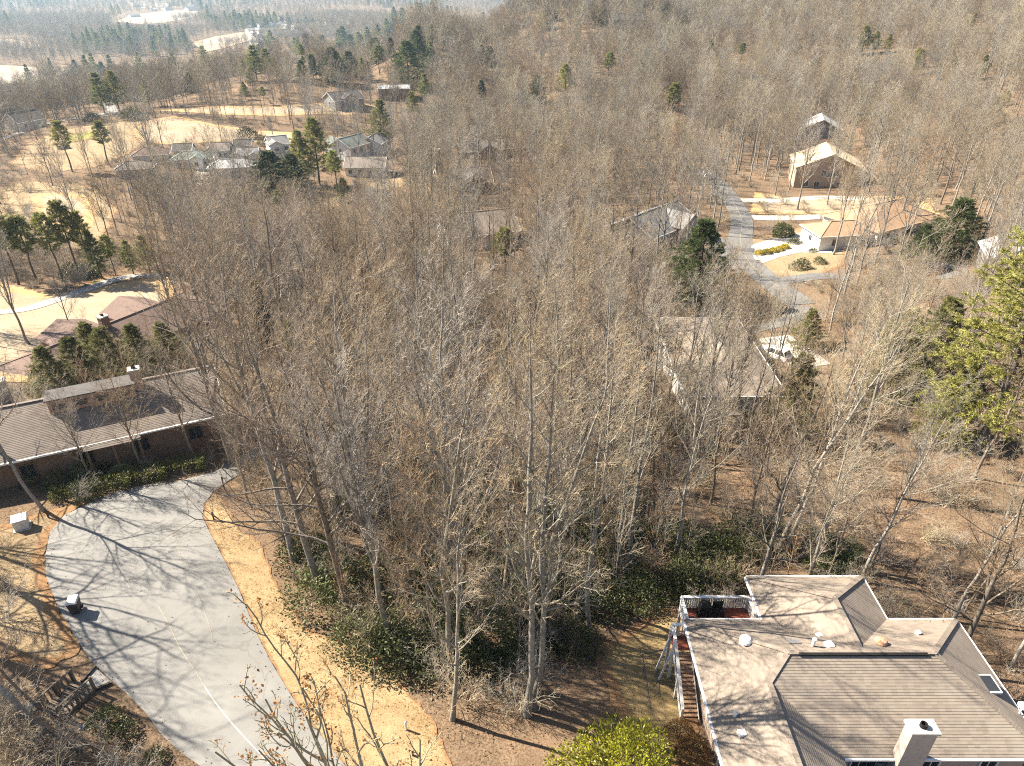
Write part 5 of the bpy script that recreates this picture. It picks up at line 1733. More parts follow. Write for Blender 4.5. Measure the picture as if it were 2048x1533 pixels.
# ------------------------------------------------------------------ leafless trees
# those the photograph shows clearest: pixel of the foot, kind, scale, tilt, label
HERO = [
    (1053, 1432, 1, 1.13, (0, 0), 'tallest grey pole tree at the front of the wood with twin trunk'),
    (1066, 1420, 1, 1.05, (0.03, 0.03), 'second stem beside the tallest front pole tree'),
    (905, 1352, 6, 1.08, (0.0, -0.06), 'leaning grey tree at the edge of the golden verge'),
    (880, 1330, 4, 0.95, (0, -0.03), 'slim dark tree just behind the leaning verge tree'),
    (775, 1288, 3, 1.0, (0, -0.05), 'forked grey tree above the laurel at the verge'),
    (700, 1225, 2, 1.1, (0, -0.06), 'brown trunked tree with wide crown near the verge'),
    (640, 1180, 2, 1.1, (0, -0.04), 'brown trunked tree second from the road drive'),
    (590, 1120, 0, 1.1, (0, -0.04), 'tall grey tree where the verge narrows'),
    (925, 1240, 0, 1.12, (0, 0), 'big tree with the widest fan of branches in the middle'),
    (760, 1180, 0, 1.1, (0, 0), 'large tree left of the widest fan shaped one'),
    (1175, 1270, 1, 1.0, (0, 0), 'grey pole tree right of the tall twin trunk'),
    (1120, 1200, 3, 1.05, (0, 0), 'forked tree behind the tall twin trunk'),
    (1255, 1150, 1, 1.02, (0, 0), 'pole tree in the group of thin grey trunks'),
    (1230, 1165, 1, 0.95, (0, 0), 'thinner pole tree in the group of grey trunks'),
    (1345, 1120, 5, 0.95, (0, 0), 'pale tree with crooked fork near the tan house'),
    (1488, 1085, 4, 1.05, (0, 0.02), 'slim dark tree above the laurel by the house wing'),
    (1515, 1095, 2, 0.95, (0, 0.1), 'dark curved trunk leaning over the laurel'),
    (1550, 1112, 6, 1.05, (0, 0.07), 'thick mottled trunk at the house wing'),
    (1566, 1118, 5, 1.0, (0, 0.1), 'white trunked tree rising from the laurel with pale limbs'),
    (1690, 990, 5, 1.1, (0, 0.0), 'big pale tree on the leaf covered slope'),
    (1722, 1165, 5, 0.78, (0, 0.12), 'white birch leaning beyond the house wing'),
    (1738, 1150, 7, 0.85, (0, 0.1), 'thin sapling beside the leaning white birch'),
    (1906, 1243, 5, 0.72, (0, 0.1), 'white birch close behind the back roof corner'),
    (1925, 1235, 7, 0.75, (0, 0.12), 'thin sapling behind the back roof corner'),
    (2016, 1340, 5, 0.7, (0, 0.08), 'white trunk at the picture edge below the skylight'),
    (1950, 958, 7, 1.25, (0, 0.03), 'single slender pale trunk in front of the largest pine'),
    (88, 1022, 5, 0.78, (0.05, -0.1), 'crooked pale tree at the bend of the turning circle'),
    (85, 1465, 6, 1.0, (0, -0.22), 'thick grey trunk leaning out beside the wooden boardwalk'),
    (99, 1428, 7, 0.85, (0.05, -0.3), 'thin dark tree between the boardwalk and the thick trunk'),
    (60, 690, 3, 0.8, (0, -0.04), 'dark bare tree in front of the pale fairway'),
    (148, 690, 7, 0.9, (0, 0), 'thin tree before the red brown roof'),
    (1360, 840, 5, 0.9, (0, 0), 'pale tree standing against the white fascia'),
    (1010, 1190, 2, 1.0, (0, 0), 'brown tree behind the widest fan shaped one'),
    (1420, 1010, 4, 1.0, (0, 0), 'slim tree below the tan hip roof'),
    (1690, 520, 5, 1.0, (0, 0.03), 'pale trunk crossing the concrete drive'),
    (1665, 510, 3, 0.95, (0, 0.02), 'forked tree in front of the orange garage'),
    (1420, 470, 3, 1.0, (0, 0.02), 'tall dark tree beside the hill road'),
    (1595, 420, 0, 1.0, (0, 0), 'tall tree before the cream roof'),
    (470, 930, 9, 0.95, (0.04, -0.08), 'bold limbed oak reaching over the mouth of the drive'),
    (28, 965, 2, 0.7, (0.03, 0.0), 'crooked brown tree in front of the long house roof'),
    (1415, 850, 0, 0.95, (0, 0), 'tall tree crossing the tan hip roof'),
    (1470, 835, 3, 0.85, (0, 0), 'forked tree right in front of the tan hip roof'),
    (1530, 830, 5, 0.8, (0, 0.03), 'pale tree beside the parked white car drive'),
    (185, 962, 8, 0.5, (0, 0), 'small ornamental tree between the hedge and the porch'),
    (285, 938, 8, 0.55, (0, 0), 'twiggy ornamental tree below the stepped gutter'),
    (390, 918, 8, 0.65, (0, -0.05), 'round ornamental tree at the end of the long house'),
    (1790, 460, 2, 1.1, (0, 0.02), 'tall bare tree behind the orange tan roof'),
]
out_left = [(-120, 1130, 9, 1.0), (-230, 1040, 9, 0.95), (-190, 1245, 9, 1.05), (-290, 1170, 9, 1.1), (-330, 1330, 9, 1.0)]
rng = np.random.default_rng(5)
TREES = []                                            # (x, y, kind, scale, tilt, label)
for px, py, v, sc, tl, lb in HERO:
    g = G(px, py)
    TREES.append((g[0], g[1], v, sc, tl, lb))
for px, py, v, sc in out_left:
    g = G(px, py)
    TREES.append((g[0], g[1], v, sc, (0, 0), None))

def clear(P, extra=0.0):
    ok = np.ones(len(P), bool)
    for poly, mg in OPEN:
        lo, hi = poly.min(0) - mg - extra - 1, poly.max(0) + mg + extra + 1
        near = ((P > lo) & (P < hi)).all(1) & ok
        idx = np.nonzero(near)[0]
        if len(idx) == 0:
            continue
        q = P[idx]
        bad = inpoly(q, poly)
        if mg + extra > 0:
            bad |= edge_dist(q, poly) < mg + extra
        ok[idx[bad]] = False
    return ok

def dart(x0, x1, y0, y1, r, seed, existing=()):
    """evenly loose random spots at least r apart"""
    rg = np.random.default_rng(seed)
    cell = r / math.sqrt(2)
    grid = {}
    out = []
    def put(p):
        grid.setdefault((int(p[0] // cell), int(p[1] // cell)), []).append(p)
    for p in existing:
        put(p)
    n = int((x1 - x0) * (y1 - y0) / (r * r) * 3.2)
    C = np.stack([rg.uniform(x0, x1, n), rg.uniform(y0, y1, n)], -1)
    a = np.abs(np.arctan2(C[:, 0], C[:, 1] + 14))
    C = C[a < R(43)]
    for p in C:
        i, j = int(p[0] // cell), int(p[1] // cell)
        good = True
        for di in (-2, -1, 0, 1, 2):
            for dj in (-2, -1, 0, 1, 2):
                for q in grid.get((i + di, j + dj), ()):
                    if (q[0] - p[0]) ** 2 + (q[1] - p[1]) ** 2 < r * r:
                        good = False
                        break
                if not good:
                    break
            if not good:
                break
        if good:
            put(p)
            out.append(p)
    return np.array(out)

def seen(P, h=24, mx=140, my=60):
    z = terrain(P)
    p0 = proj(np.column_stack([P, z]))
    p1 = proj(np.column_stack([P, z + h]))
    inx = (np.minimum(p0[0], p1[0]) < W + mx) & (np.maximum(p0[0], p1[0]) > -mx)
    iny = (p0[1] > -my) & (p1[1] < H + my)
    return inx & iny

# regions where the wood thins out (pixel outlines of the ground, share kept)
THIN = [([(1560, 900), (2100, 820), (2100, 1400), (1700, 1250), (1600, 1120)], 0.13), ([(-200, 900), (60, 900), (100, 1060), (120, 1300), (-260, 1500), (-700, 1400), (-700, 1000)], 0.06), ([(-200, 640), (170, 640), (330, 560), (340, 500), (-200, 540)], 0.4),
        ([(-200, 230), (330, 225), (620, 260), (600, 300), (260, 320), (60, 380), (-200, 400)], 0.7), ([(-200, 330), (240, 370), (240, 490), (-200, 480)], 0.3), ([(0, 740), (430, 720), (430, 960), (0, 960)], 0.35),
        ([(240, 280), (620, 260), (640, 345), (240, 345)], 0.15), ([(1490, 370), (1900, 380), (1900, 560), (1500, 570)], 0.35), ([(1380, 330), (1500, 330), (1640, 620), (1440, 620)], 0.5), ([(1440, 590), (1640, 600), (1650, 740), (1420, 660)], 0.35),
        ([(60, 1380), (330, 1420), (420, 1600), (-100, 1600), (-100, 1400)], 0.25), ([(640, 330), (840, 330), (840, 400), (640, 410)], 0.4), ([(1310, 640), (1540, 640), (1560, 800), (1340, 830)], 0.5)]
THIN_W = [(PW(p)[:, :2], k) for p, k in THIN]
def thin(P, seed):
    rg = np.random.default_rng(seed)
    keep = np.ones(len(P))
    for poly, k in THIN_W:
        keep[inpoly(P, poly)] = np.minimum(keep[inpoly(P, poly)], k)
    return rg.random(len(P)) < keep

OPEN.append((PW([(100, 1190), (345, 1490), (240, 1490), (60, 1350), (-60, 1200), (-60, 1010), (100, 1010)])[:, :2], 0.6))
OPEN.append((PW([(1105, 1533), (1120, 1400), (1190, 1320), (1340, 1200), (1420, 1300), (1420, 1533)])[:, :2], 1.0))
OPEN.append((np.array([(-27, 4), (-8, 4), (-8, 23), (-18, 23), (-27, 14)], float), 0.0))
OPEN.append((np.array([(-12, 6), (10, 6), (10, 20), (4, 24), (-4, 21), (-12, 16)], float), 0.0))
def crossing(P, s, ht, seed):
    """scale each tree so that its top stays below the clear windows, or drop it (0)"""
    rg = np.random.default_rng(seed)
    s = np.array(s, float)
    z = terrain(P)
    b = proj(np.column_stack([P, z]))
    f = b[2]
    for x0, y0, x1, y1, k in SIGHT:
        t = proj(np.column_stack([P, z + ht * s]))
        rpx = 0.13 * ht * s * FPX / f
        hit = (b[0] > x0 - rpx) & (b[0] < x1 + rpx) & (b[1] > y1) & (t[1] < y1) & (s > 0)
        cut = hit & (rg.random(len(s)) > k)
        ratio = np.clip((b[1] - y1) / np.maximum(1, b[1] - t[1]), 0, 1) * rg.uniform(0.85, 1.08, len(s))
        new = s * ratio
        s = np.where(cut, np.where(new > 0.42, new, 0.0), s)
    return s
hp_ = [(t[0], t[1]) for t in TREES] + [(e[0], e[1]) for e in EG]
A = dart(-95, 100, 8, 122, 3.3, 21, hp_)
A = A[seen(A, 22, 60)]
A = A[clear(A)]
A = A[thin(A, 22)]
A = A[np.argsort(np.hypot(A[:, 0], A[:, 1]))]
n_ind = 300 - len(TREES)
kinds = rng.choice(9, len(A), p=[0.2, 0.17, 0.1, 0.13, 0.12, 0.05, 0.07, 0.1, 0.06])
scl = rng.uniform(0.72, 1.1, len(A))
scl = crossing(A, scl, np.array([b[1]['Ht'] for b in BARE])[kinds], 23)
A, kinds, scl = A[scl > 0], kinds[scl > 0], scl[scl > 0]
for p, k, s in zip(A[:n_ind], kinds, scl):
    TREES.append((p[0], p[1], int(k), float(s), (rng.normal(0, 0.025), rng.normal(0, 0.025)), None))
LAND = [(330, 1080, 'by the turning circle'), (560, 1060, 'where the verge meets the wood'), (700, 1200, 'behind the golden verge'), (860, 1330, 'at the lower end of the verge'), (480, 880, 'by the curving drive'),
        (620, 850, 'above the curving drive'), (420, 760, 'past the pinkish chimney'), (300, 700, 'among the hemlocks'), (60, 850, 'beside the long house'), (40, 1150, 'beside the left lawn'), (60, 1450, 'near the boardwalk'),
        (800, 1100, 'in the laurel thicket'), (950, 1200, 'in the middle laurel'), (1150, 1300, 'near the side yard'), (1100, 1100, 'in the heart of the wood'), (900, 960, 'deep in the middle wood'), (750, 980, 'over the dark laurel'),
        (1250, 1000, 'right of the wood centre'), (1330, 1150, 'beside the white deck'), (1430, 1060, 'above the deck railing'), (1400, 900, 'below the tan hip roof'), (1550, 950, 'above the house wing'), (1700, 1050, 'on the leafy slope'),
        (1850, 1100, 'on the bare leaf bank'), (1980, 950, 'below the largest pine'), (1620, 830, 'by the parked white car'), (1750, 800, 'beneath the pale tree'), (1900, 750, 'beside the largest pine'), (1500, 680, 'along the lane'),
        (1200, 820, 'left of the tan hip roof'), (1050, 820, 'in the far middle wood'), (850, 820, 'behind the middle thicket'), (700, 720, 'in the brown wood'), (520, 680, 'around the bright cedar'), (1350, 680, 'behind the tan hip roof'),
        (1150, 700, 'in the dense far wood'), (950, 690, 'in the reddish far wood'), (1700, 660, 'near the road fork'), (1850, 620, 'by the dark holly'), (1300, 600, 'beside the dark spruce'), (200, 620, 'before the fairway'), (100, 720, 'by the fairway edge')]
LXY = np.array([(a, b) for a, b, _ in LAND], float)
SHORT = ['tall grey broad-crowned tree', 'straight grey pole tree', 'brown crooked-limbed tree', 'grey tree forked into stems', 'slender brown brushy tree', 'pale barked tree', 'leaning grey tree', 'thin young reddish tree', 'round-headed twiggy tree', 'open oak with bold limbs']
ORD = ['nearest', 'second', 'third', 'fourth', 'fifth', 'sixth', 'seventh', 'eighth', 'ninth', 'tenth', 'eleventh', 'twelfth']
lab = []
for t in TREES:
    if t[5]:
        lab.append(None)
        continue
    q = proj(np.array([[t[0], t[1], T(t[0], t[1])]]))
    k = int(np.argmin(np.hypot(LXY[:, 0] - q[0][0], (LXY[:, 1] - q[1][0]) * 1.3)))
    lab.append((SHORT[t[2]], LAND[k][2]))
count = {}
tot = {}
for l in lab:
    if l:
        tot[l] = tot.get(l, 0) + 1
for i, t in enumerate(TREES):
    l = lab[i]
    if l is None:
        text = t[5]
    else:
        k = count.get(l, 0)
        count[l] = k + 1
        text = '%s %s' % l if tot[l] == 1 else '%s %s, %s of its kind there' % (l[0], l[1], ORD[min(k, 11)])
    bare_tree(t[2], t[0], t[1], rng.random() * 6.28 if i >= len(HERO) else 0.4 * i, t[3], text, 'leafless trees of the near wood', tilt=t[4])

def mass(name, P, lib_, s0, s1, seed, label, sink=0.0, tall=0):
    rg = np.random.default_rng(seed)
    s = rg.uniform(s0, s1, len(P))
    if tall:
        s = crossing(P, s, tall, seed + 1)
        P, s = P[s > 0], s[s > 0]
    z = terrain(P) - sink
    scatter(name, np.column_stack([P, z]), rg.random(len(P)) * 6.28, s, rg.integers(0, len(lib_), len(P)), lib_, label)

B1 = A[n_ind:]
B = dart(-330, 330, 60, 330, 4.4, 31, [tuple(p) for p in A] + hp_)
B = B[np.hypot(B[:, 0], B[:, 1]) > 105]
B = B[seen(B)]
B = B[clear(B)]
B = B[thin(B, 32)]
C_ = dart(-620, 700, 230, 800, 4.7, 33, hp_)
C_ = C_[np.hypot(C_[:, 0], C_[:, 1]) > 322]
C_ = C_[seen(C_)]
C_ = C_[clear(C_)]
C_ = C_[thin(C_, 34)]
mass('hillside_forest', np.concatenate([B1, B]), far_lib, 0.7, 1.12, 35, 'leafless forest covering the nearer hillside', tall=20)
mass('ridge_forest', C_, dist_lib, 0.75, 1.2, 36, 'leafless forest covering the ridge and upper slope', tall=18)
D_ = np.concatenate([dart(-1600, 700, 620, 1900, 9.5, 36), dart(-2600, 2600, 1900, 4600, 17, 361)])
D_ = D_[seen(D_, 30, 60, 20)]
D_ = D_[clear(D_, 2)]
gap = np.sin(D_[:, 0] / 210 + 1.3 * np.sin(D_[:, 1] / 330)) + np.sin(D_[:, 1] / 170 + D_[:, 0] / 500)
D_ = D_[gap > -1.6]
con_lib = []
for k_ in ('pine_a', 'dense_a'):
    a_ = CON[k_]
    con_lib.append(bpy.data.objects.new('far_evergreen_%s' % k_, a_[1]))
sel = (np.random.default_rng(8).random(len(D_)) < 0.35) & (np.sin(D_[:, 0] / 95 + 2 * np.sin(D_[:, 1] / 240)) * np.cos(D_[:, 1] / 130) > 0.45)
mass('valley_forest', D_[~sel], dist_lib, 0.8, 1.3, 37, 'hazy leafless woods on the valley floor', tall=18)
mass('valley_pines', D_[sel], con_lib, 1.0, 1.9, 38, 'hazy dark pine woods on the valley floor', tall=18)
# undergrowth: bare brush everywhere in the wood, laurel where the photograph is green
U = dart(-100, 110, 8, 135, 1.4, 41)
U = U[seen(U, 3, 40, 40)]
U = U[clear(U, 0.4)]
open_bank = PW([(1600, 980), (1740, 960), (1800, 900), (2100, 880), (2100, 1120), (1800, 1130)])[:, :2]
U = U[~(inpoly(U, open_bank) & (np.random.default_rng(3).random(len(U)) < 0.3))]
U = U[np.random.default_rng(4).random(len(U)) < 0.85]
SAP = np.random.default_rng(6).random(len(U)) < 0.22
US = U[SAP]
US = US[clear(US, 1.0)]
US = US[thin(US, 7)]
US = US[np.hypot(US[:, 0], US[:, 1]) > 34]
CT_ = PW([(500, 1010), (640, 860), (1000, 780), (1330, 840), (1345, 1195), (1180, 1285), (1000, 1330), (830, 1330), (640, 1230), (560, 1130)])[:, :2]
US2 = dart(CT_[:, 0].min(), CT_[:, 0].max(), CT_[:, 1].min(), CT_[:, 1].max(), 1.9, 47)
US2 = US2[inpoly(US2, CT_)]
US2 = US2[clear(US2, 0.6)]
US = np.concatenate([US, US2])
mass('sapling_thicket', US, brush_lib[5:], 0.6, 1.1, 46, 'thin bare saplings between the trees')
U = U[~SAP]
for k_, (pp, r_) in enumerate((([(-60, 1470), (60, 1455), (200, 1475), (330, 1533), (380, 1620), (-60, 1640)], 0.95), ([(-60, 1090), (30, 1085), (55, 1180), (40, 1330), (-60, 1360)], 1.9))):
    q_ = PW(pp)[:, :2]
    e_ = dart(q_[:, 0].min(), q_[:, 0].max(), q_[:, 1].min(), q_[:, 1].max(), r_, 61 + k_)
    e_ = e_[inpoly(e_, q_)]
    e_ = e_[~inpoly(e_, ROAD[:, :2])]
    e_ = e_[edge_dist(e_, ROAD) > 0.9]
    U = np.concatenate([U, e_])
mass('undergrowth', U, brush_lib[:5], 0.6, 1.25, 42, 'bare brushy undergrowth on the forest floor')
U2 = dart(-330, 330, 100, 330, 4.2, 43)
U2 = U2[np.hypot(U2[:, 0], U2[:, 1]) > 128]
U2 = U2[seen(U2, 3)]
U2 = U2[clear(U2, -0.6)]
mass('far_undergrowth', U2, brush_lib[:6], 0.9, 1.6, 44, 'bare brush between the farther trees')
laurel_lib = []
for i in range(4):
    st, fo = bush(60 + i, 1.25 + 0.25 * i, 1.3 + 0.3 * i, 1700, 0.16, 0.04, laurel_leaf, lump=0.45, hollow=0.25)
    laurel_lib.append(bpy.data.objects.new('laurel_%d' % i, fo))
LA = [([(560, 1130), (640, 1030), (760, 930), (930, 900), (1130, 950), (1300, 1010), (1350, 1130), (1330, 1205), (1190, 1290), (1010, 1330), (850, 1350), (760, 1310), (640, 1265)], 1.5, 0.62),
      ([(1330, 1185), (1345, 1110), (1500, 1080), (1740, 1090), (1730, 1150), (1500, 1150), (1490, 1185)], 1.25, 0.85), ([(520, 1000), (600, 900), (720, 860), (760, 930), (600, 1040)], 2.2, 0.4),
      ([(1290, 880), (1420, 820), (1650, 790), (1620, 930), (1400, 960)], 2.6, 0.35), ([(1150, 540), (1300, 500), (1420, 520), (1440, 600), (1200, 590)], 2.4, 0.6), ([(880, 850), (1100, 800), (1300, 850), (1280, 990), (950, 930)], 2.6, 0.3)]
LP = []
for i, (px, r, kp) in enumerate(LA):
    Wp = PW(px)[:, :2]
    P = dart(Wp[:, 0].min(), Wp[:, 0].max(), Wp[:, 1].min(), Wp[:, 1].max(), r, 50 + i)
    P = P[inpoly(P, Wp)]
    P = P[clear(P, -0.2)]
    P = P[np.sin(P[:, 0] * 0.75 + 2 * np.sin(P[:, 1] * 0.5)) + np.sin(P[:, 1] * 0.9) + np.random.default_rng(i).normal(0, 0.6, len(P)) > np.interp(kp, [0, 1], [1.5, -1.5])]
    LP.append(P)
mass('laurel_thicket', np.concatenate(LP), laurel_lib, 0.7, 1.6, 55, 'evergreen laurel thicket under the bare trees', 0.05)
# ------------------------------------------------------------------ garden shrubs
yellow_bush = bush(71, 3.2, 4.6, 11000, 0.17, 0.042, holly_leaf, lump=0.75, hollow=0.45)
shrub(yellow_bush, 5.4, 20.2, 0.3, (1.0, 1.0, 1.25), 'big glossy yellow green shrub in the lower middle', name='evergreen_shrub', z=-1.2)
shrub(yellow_bush, -1.0, 17.8, 1.3, (0.42, 0.42, 0.42), 'small yellow green shrub at the bottom beside the verge', name='evergreen_shrub')
round_bush = bush(72, 0.85, 1.25, 2600, 0.085, 0.022, bronze_leaf, lump=0.08, hollow=0.75)
for px, py, s, lb in ((1357, 1478, 1.05, 'round bronze clipped shrub nearer the stairs'), (1381, 1512, 1.1, 'round bronze clipped shrub nearer the yellow green shrub')):
    g = G(px, py)
    shrub(round_bush, g[0], g[1], px, s, lb, 'bronze shrubs along the house wall', 'clipped_shrub')
gs = bush(73, 1.0, 1.3, 1500, 0.15, 0.04, variegated_leaf, lump=0.15, hollow=0.6)
for px, py, s, lb in ((167, 955, 1.15, 'round cream and green shrub before the long house'), (243, 952, 0.85, 'smaller pale round shrub at the end of the hedge')):
    g = G(px, py)
    shrub(gs, g[0], g[1], px, s, lb, 'pale round shrubs before the long house', 'round_shrub')
hedge_m = bush(74, 1, 1.0, 3600, 0.15, 0.035, hedge_leaf, box=(3.1, 0.75))
a = math.atan2(0.36, 0.93)
for px, py, sx, lb in ((185, 985, 0.9, 'lower end of the clipped green hedge by the turning circle'), (260, 964, 0.9, 'middle length of the clipped green hedge'), (335, 945, 0.95, 'far brighter length of the clipped green hedge')):
    g = G(px, py)
    shrub(hedge_m, g[0], g[1], a, (sx, 1.0, 0.9), lb, 'hedge before the long house', 'hedge', cat='hedge')
ds = bush(75, 0.9, 1.1, 900, 0.14, 0.035, laurel_leaf, lump=0.4, hollow=0.4)
fg = 'dark foundation shrubs'
for px, py, s, lb in ((120, 975, 1.3, 'dark shrub at the foot of the crooked pale tree'), (150, 985, 0.8, 'low dark shrub at the hedge end'), (160, 1008, 0.55, 'small shrub at the edge of the turning circle'), (190, 1000, 0.55, 'small dark shrub beside the asphalt'),
                      (60, 960, 1.3, 'dark shrub under the long house gutter'), (300, 915, 1.1, 'dark shrub below the stepped gutter'), (345, 905, 1.1, 'dark shrub at the drive end of the long house'), (210, 935, 1.1, 'dark shrub by the porch posts'),
                      (247, 1470, 0.9, 'green spiky shrub below the boardwalk'), (215, 1445, 1.0, 'dark shrub beside the boardwalk end'), (310, 1525, 0.8, 'low green shrub beside the road bottom')):
    g = G(px, py)
    shrub(ds, g[0], g[1], px, s, lb, fg)
gold = bush(76, 0.75, 0.8, 900, 0.16, 0.05, gold_leaf, lump=0.1, hollow=0.7)
for i, (px, py) in enumerate(((1519, 510), (1533, 508), (1546, 505), (1558, 502), (1570, 498))):
    g = G(px, py)
    shrub(gold, g[0], g[1], i, 1.25, 'golden ball shrub %s from the road' % ('first', 'second', 'third', 'fourth', 'fifth')[i], 'golden ball shrubs along the concrete drive', 'ball_shrub')
big = bush(77, 1.9, 2.6, 2000, 0.32, 0.09, variegated_leaf, lump=0.3, hollow=0.45)
for px, py, s, m_, lb in ((1565, 472, 1.15, 0, 'large pale yellow shrub above the golden balls'), (1600, 538, 1.0, 1, 'dark green shrub in the road island'), (1588, 488, 0.7, 1, 'green shrub at the end of the golden balls'), (1640, 528, 0.7, 1, 'low green shrub beside the pale trunk'),
                          (1445, 540, 0.8, 0, 'pale shrub by the lane fork'), (1625, 505, 0.5, 1, 'green shrub on the drive edge')):
    g = G(px, py)
    shrub(big if m_ == 0 else ds, g[0], g[1], px, s * (1 if m_ == 0 else 2.0), lb)
for px, py, s, lb in ((270, 240, 5.0, 'dark wide evergreen shrub in the golf course rough'), (250, 235, 3.0, 'smaller dark shrub beside the wide evergreen one'), (185, 242, 3.4, 'dark shrub at the cart path'), (150, 556, 2.6, 'dark shrub under the fairway pines'),
                      (176, 556, 2.2, 'low dark shrub by the boulder'), (498, 276, 4.4, 'dark pointed evergreen behind the fairway houses'), (530, 290, 3.5, 'round dark shrub between two fairway houses'), (707, 345, 2.5, 'golden green shrub by the low brown roofed house')):
    g = G(px, py)
    shrub(ds, g[0], g[1], px, s, lb)

# ------------------------------------------------------------------ boulders by the cart path
M_rock = simple('pale_rock', (0.38, 0.36, 0.33), (0.22, 0.2, 0.18), 1.5, 0.95, bumpk=0.5)
def boulder(px, py, s, seed, lb):
    rg = np.random.default_rng(seed)
    bm = bmesh.new()
    bmesh.ops.create_icosphere(bm, subdivisions=2, radius=1)
    for v in bm.verts:
        v.co *= 1 + 0.22 * math.sin(3 * v.co.x + seed) * math.cos(4 * v.co.y) + rg.normal(0, 0.05)
        v.co.z *= 0.6
    me = bpy.data.meshes.new('boulder')
    bm.to_mesh(me)
    bm.free()
    me.materials.append(M_rock)
    g = G(px, py)
    o = link_mesh('boulder', me, None, (g[0], g[1], g[2] + 0.15 * s), rg.random() * 6)
    o.scale = (s, s * 0.8, s)
    tag(o, lb, 'boulder', 'boulders')
boulder(165, 551, 1.5, 1, 'pale boulder under the fairway pines')
boulder(150, 550, 1.0, 2, 'smaller boulder under the fairway pines')
boulder(130, 298, 2.4, 3, 'white rock in the golden rough')
boulder(62, 1418, 0.35, 4, 'pale stone beside the thick leaning trunk')
boulder(165, 1455, 0.22, 5, 'white stone in the brush below the boardwalk')

# ------------------------------------------------------------------ wheeled bin on the turning circle
M_bin = simple('black_bin_plastic', (0.02, 0.02, 0.022), (0.03, 0.03, 0.032), 6, 0.5)
M_lid = simple('pale_bin_lid', (0.62, 0.61, 0.58), (0.55, 0.54, 0.51), 6, 0.5)
g = G(155, 1224)
b = thing('wheeled_bin', (g[0], g[1], g[2] + 0.075), 0.25, 'black wheeled rubbish bin with pale lid standing on the road', 'bin')
MB().prism([(-0.25, -0.3, 0.05), (0.25, -0.3, 0.05), (0.25, 0.22, 0.05), (-0.25, 0.22, 0.05)], [(-0.31, -0.38, 1.0), (0.31, -0.38, 1.0), (0.31, 0.36, 1.0), (-0.31, 0.36, 1.0)]).build('body', M_bin, b)
MB().prism([(-0.34, -0.42, 1.0), (0.34, -0.42, 1.0), (0.34, 0.4, 1.0), (-0.34, 0.4, 1.0)], [(-0.28, -0.34, 1.1), (0.28, -0.34, 1.1), (0.28, 0.34, 1.12), (-0.28, 0.34, 1.12)]).build('lid', M_lid, b)
MB().bar((-0.25, 0.46, 1.0), (0.25, 0.46, 1.0), 0.04).bar((-0.25, 0.36, 0.95), (-0.25, 0.46, 1.0), 0.04).bar((0.25, 0.36, 0.95), (0.25, 0.46, 1.0), 0.04).build('handle', M_bin, b)
for s in (-1, 1):
    w = MB().lathe((0, 0, 0), [(0.12, -0.03), (0.14, 0), (0.12, 0.03)], 12).build('wheel', M_black, b)
    w.location = (s * 0.28, 0.24, 0.13)
    w.rotation_euler = (0, R(90), 0)
# ------------------------------------------------------------------ utility cabinet
g = G(46, 1056)
b = thing('utility_box', g, 0.5, 'pale utility box on the golden lawn left of the turning circle', 'utility box')
MB().box((0, 0, 0.06), (1.1, 1.0, 0.12)).build('base', M_conccap, b)
MB().prism([(-0.45, -0.4, 0.12), (0.45, -0.4, 0.12), (0.45, 0.4, 0.12), (-0.45, 0.4, 0.12)], [(-0.45, -0.32, 0.85), (0.45, -0.32, 0.85), (0.45, 0.4, 0.95), (-0.45, 0.4, 0.95)]).build('cabinet', M_lid, b)
MB().box((0, 0.04, 0.94), (0.98, 0.84, 0.06), 0, 0.12).build('lid', M_white, b)
MB().box((0.1, -0.40, 0.5), (0.05, 0.04, 0.14)).build('latch', M_metal, b)
# ------------------------------------------------------------------ marker posts
M_post = simple('white_pvc', (0.72, 0.71, 0.68), (0.6, 0.6, 0.56), 5, 0.5)
M_dpost = simple('dark_stained_post', (0.05, 0.04, 0.035), (0.08, 0.065, 0.05), 6, 0.8)
def marker(px, py, h, lb, m, capm=None, arm=False):
    g = G(px, py)
    b = thing('marker_post', g, 0.3, lb, 'post')
    MB().box((0, 0, h / 2 - 0.1), (0.1, 0.1, h + 0.2)).build('post', m, b)
    MB().prism([(-0.07, -0.07, h), (0.07, -0.07, h), (0.07, 0.07, h), (-0.07, 0.07, h)], [(-0.02, -0.02, h + 0.07), (0.02, -0.02, h + 0.07), (0.02, 0.02, h + 0.07), (-0.02, 0.02, h + 0.07)]).build('cap', capm or m, b)
    if arm:
        MB().bar((0, 0, h - 0.12), (0.4, 0, h - 0.12), 0.05).build('arm', m, b)
marker(813, 1461, 0.7, 'short white marker post on the golden verge', M_post)
marker(826, 1512, 0.35, 'low dark stake near the bottom of the verge', M_dpost)
marker(451, 985, 1.5, 'dark lamp post at the mouth of the curving drive', M_dpost, None, True)
marker(428, 1040, 0.7, 'dark stake where the verge begins', M_dpost)
marker(98, 1037, 0.9, 'dark stump beside the crooked pale tree', M_dpost)
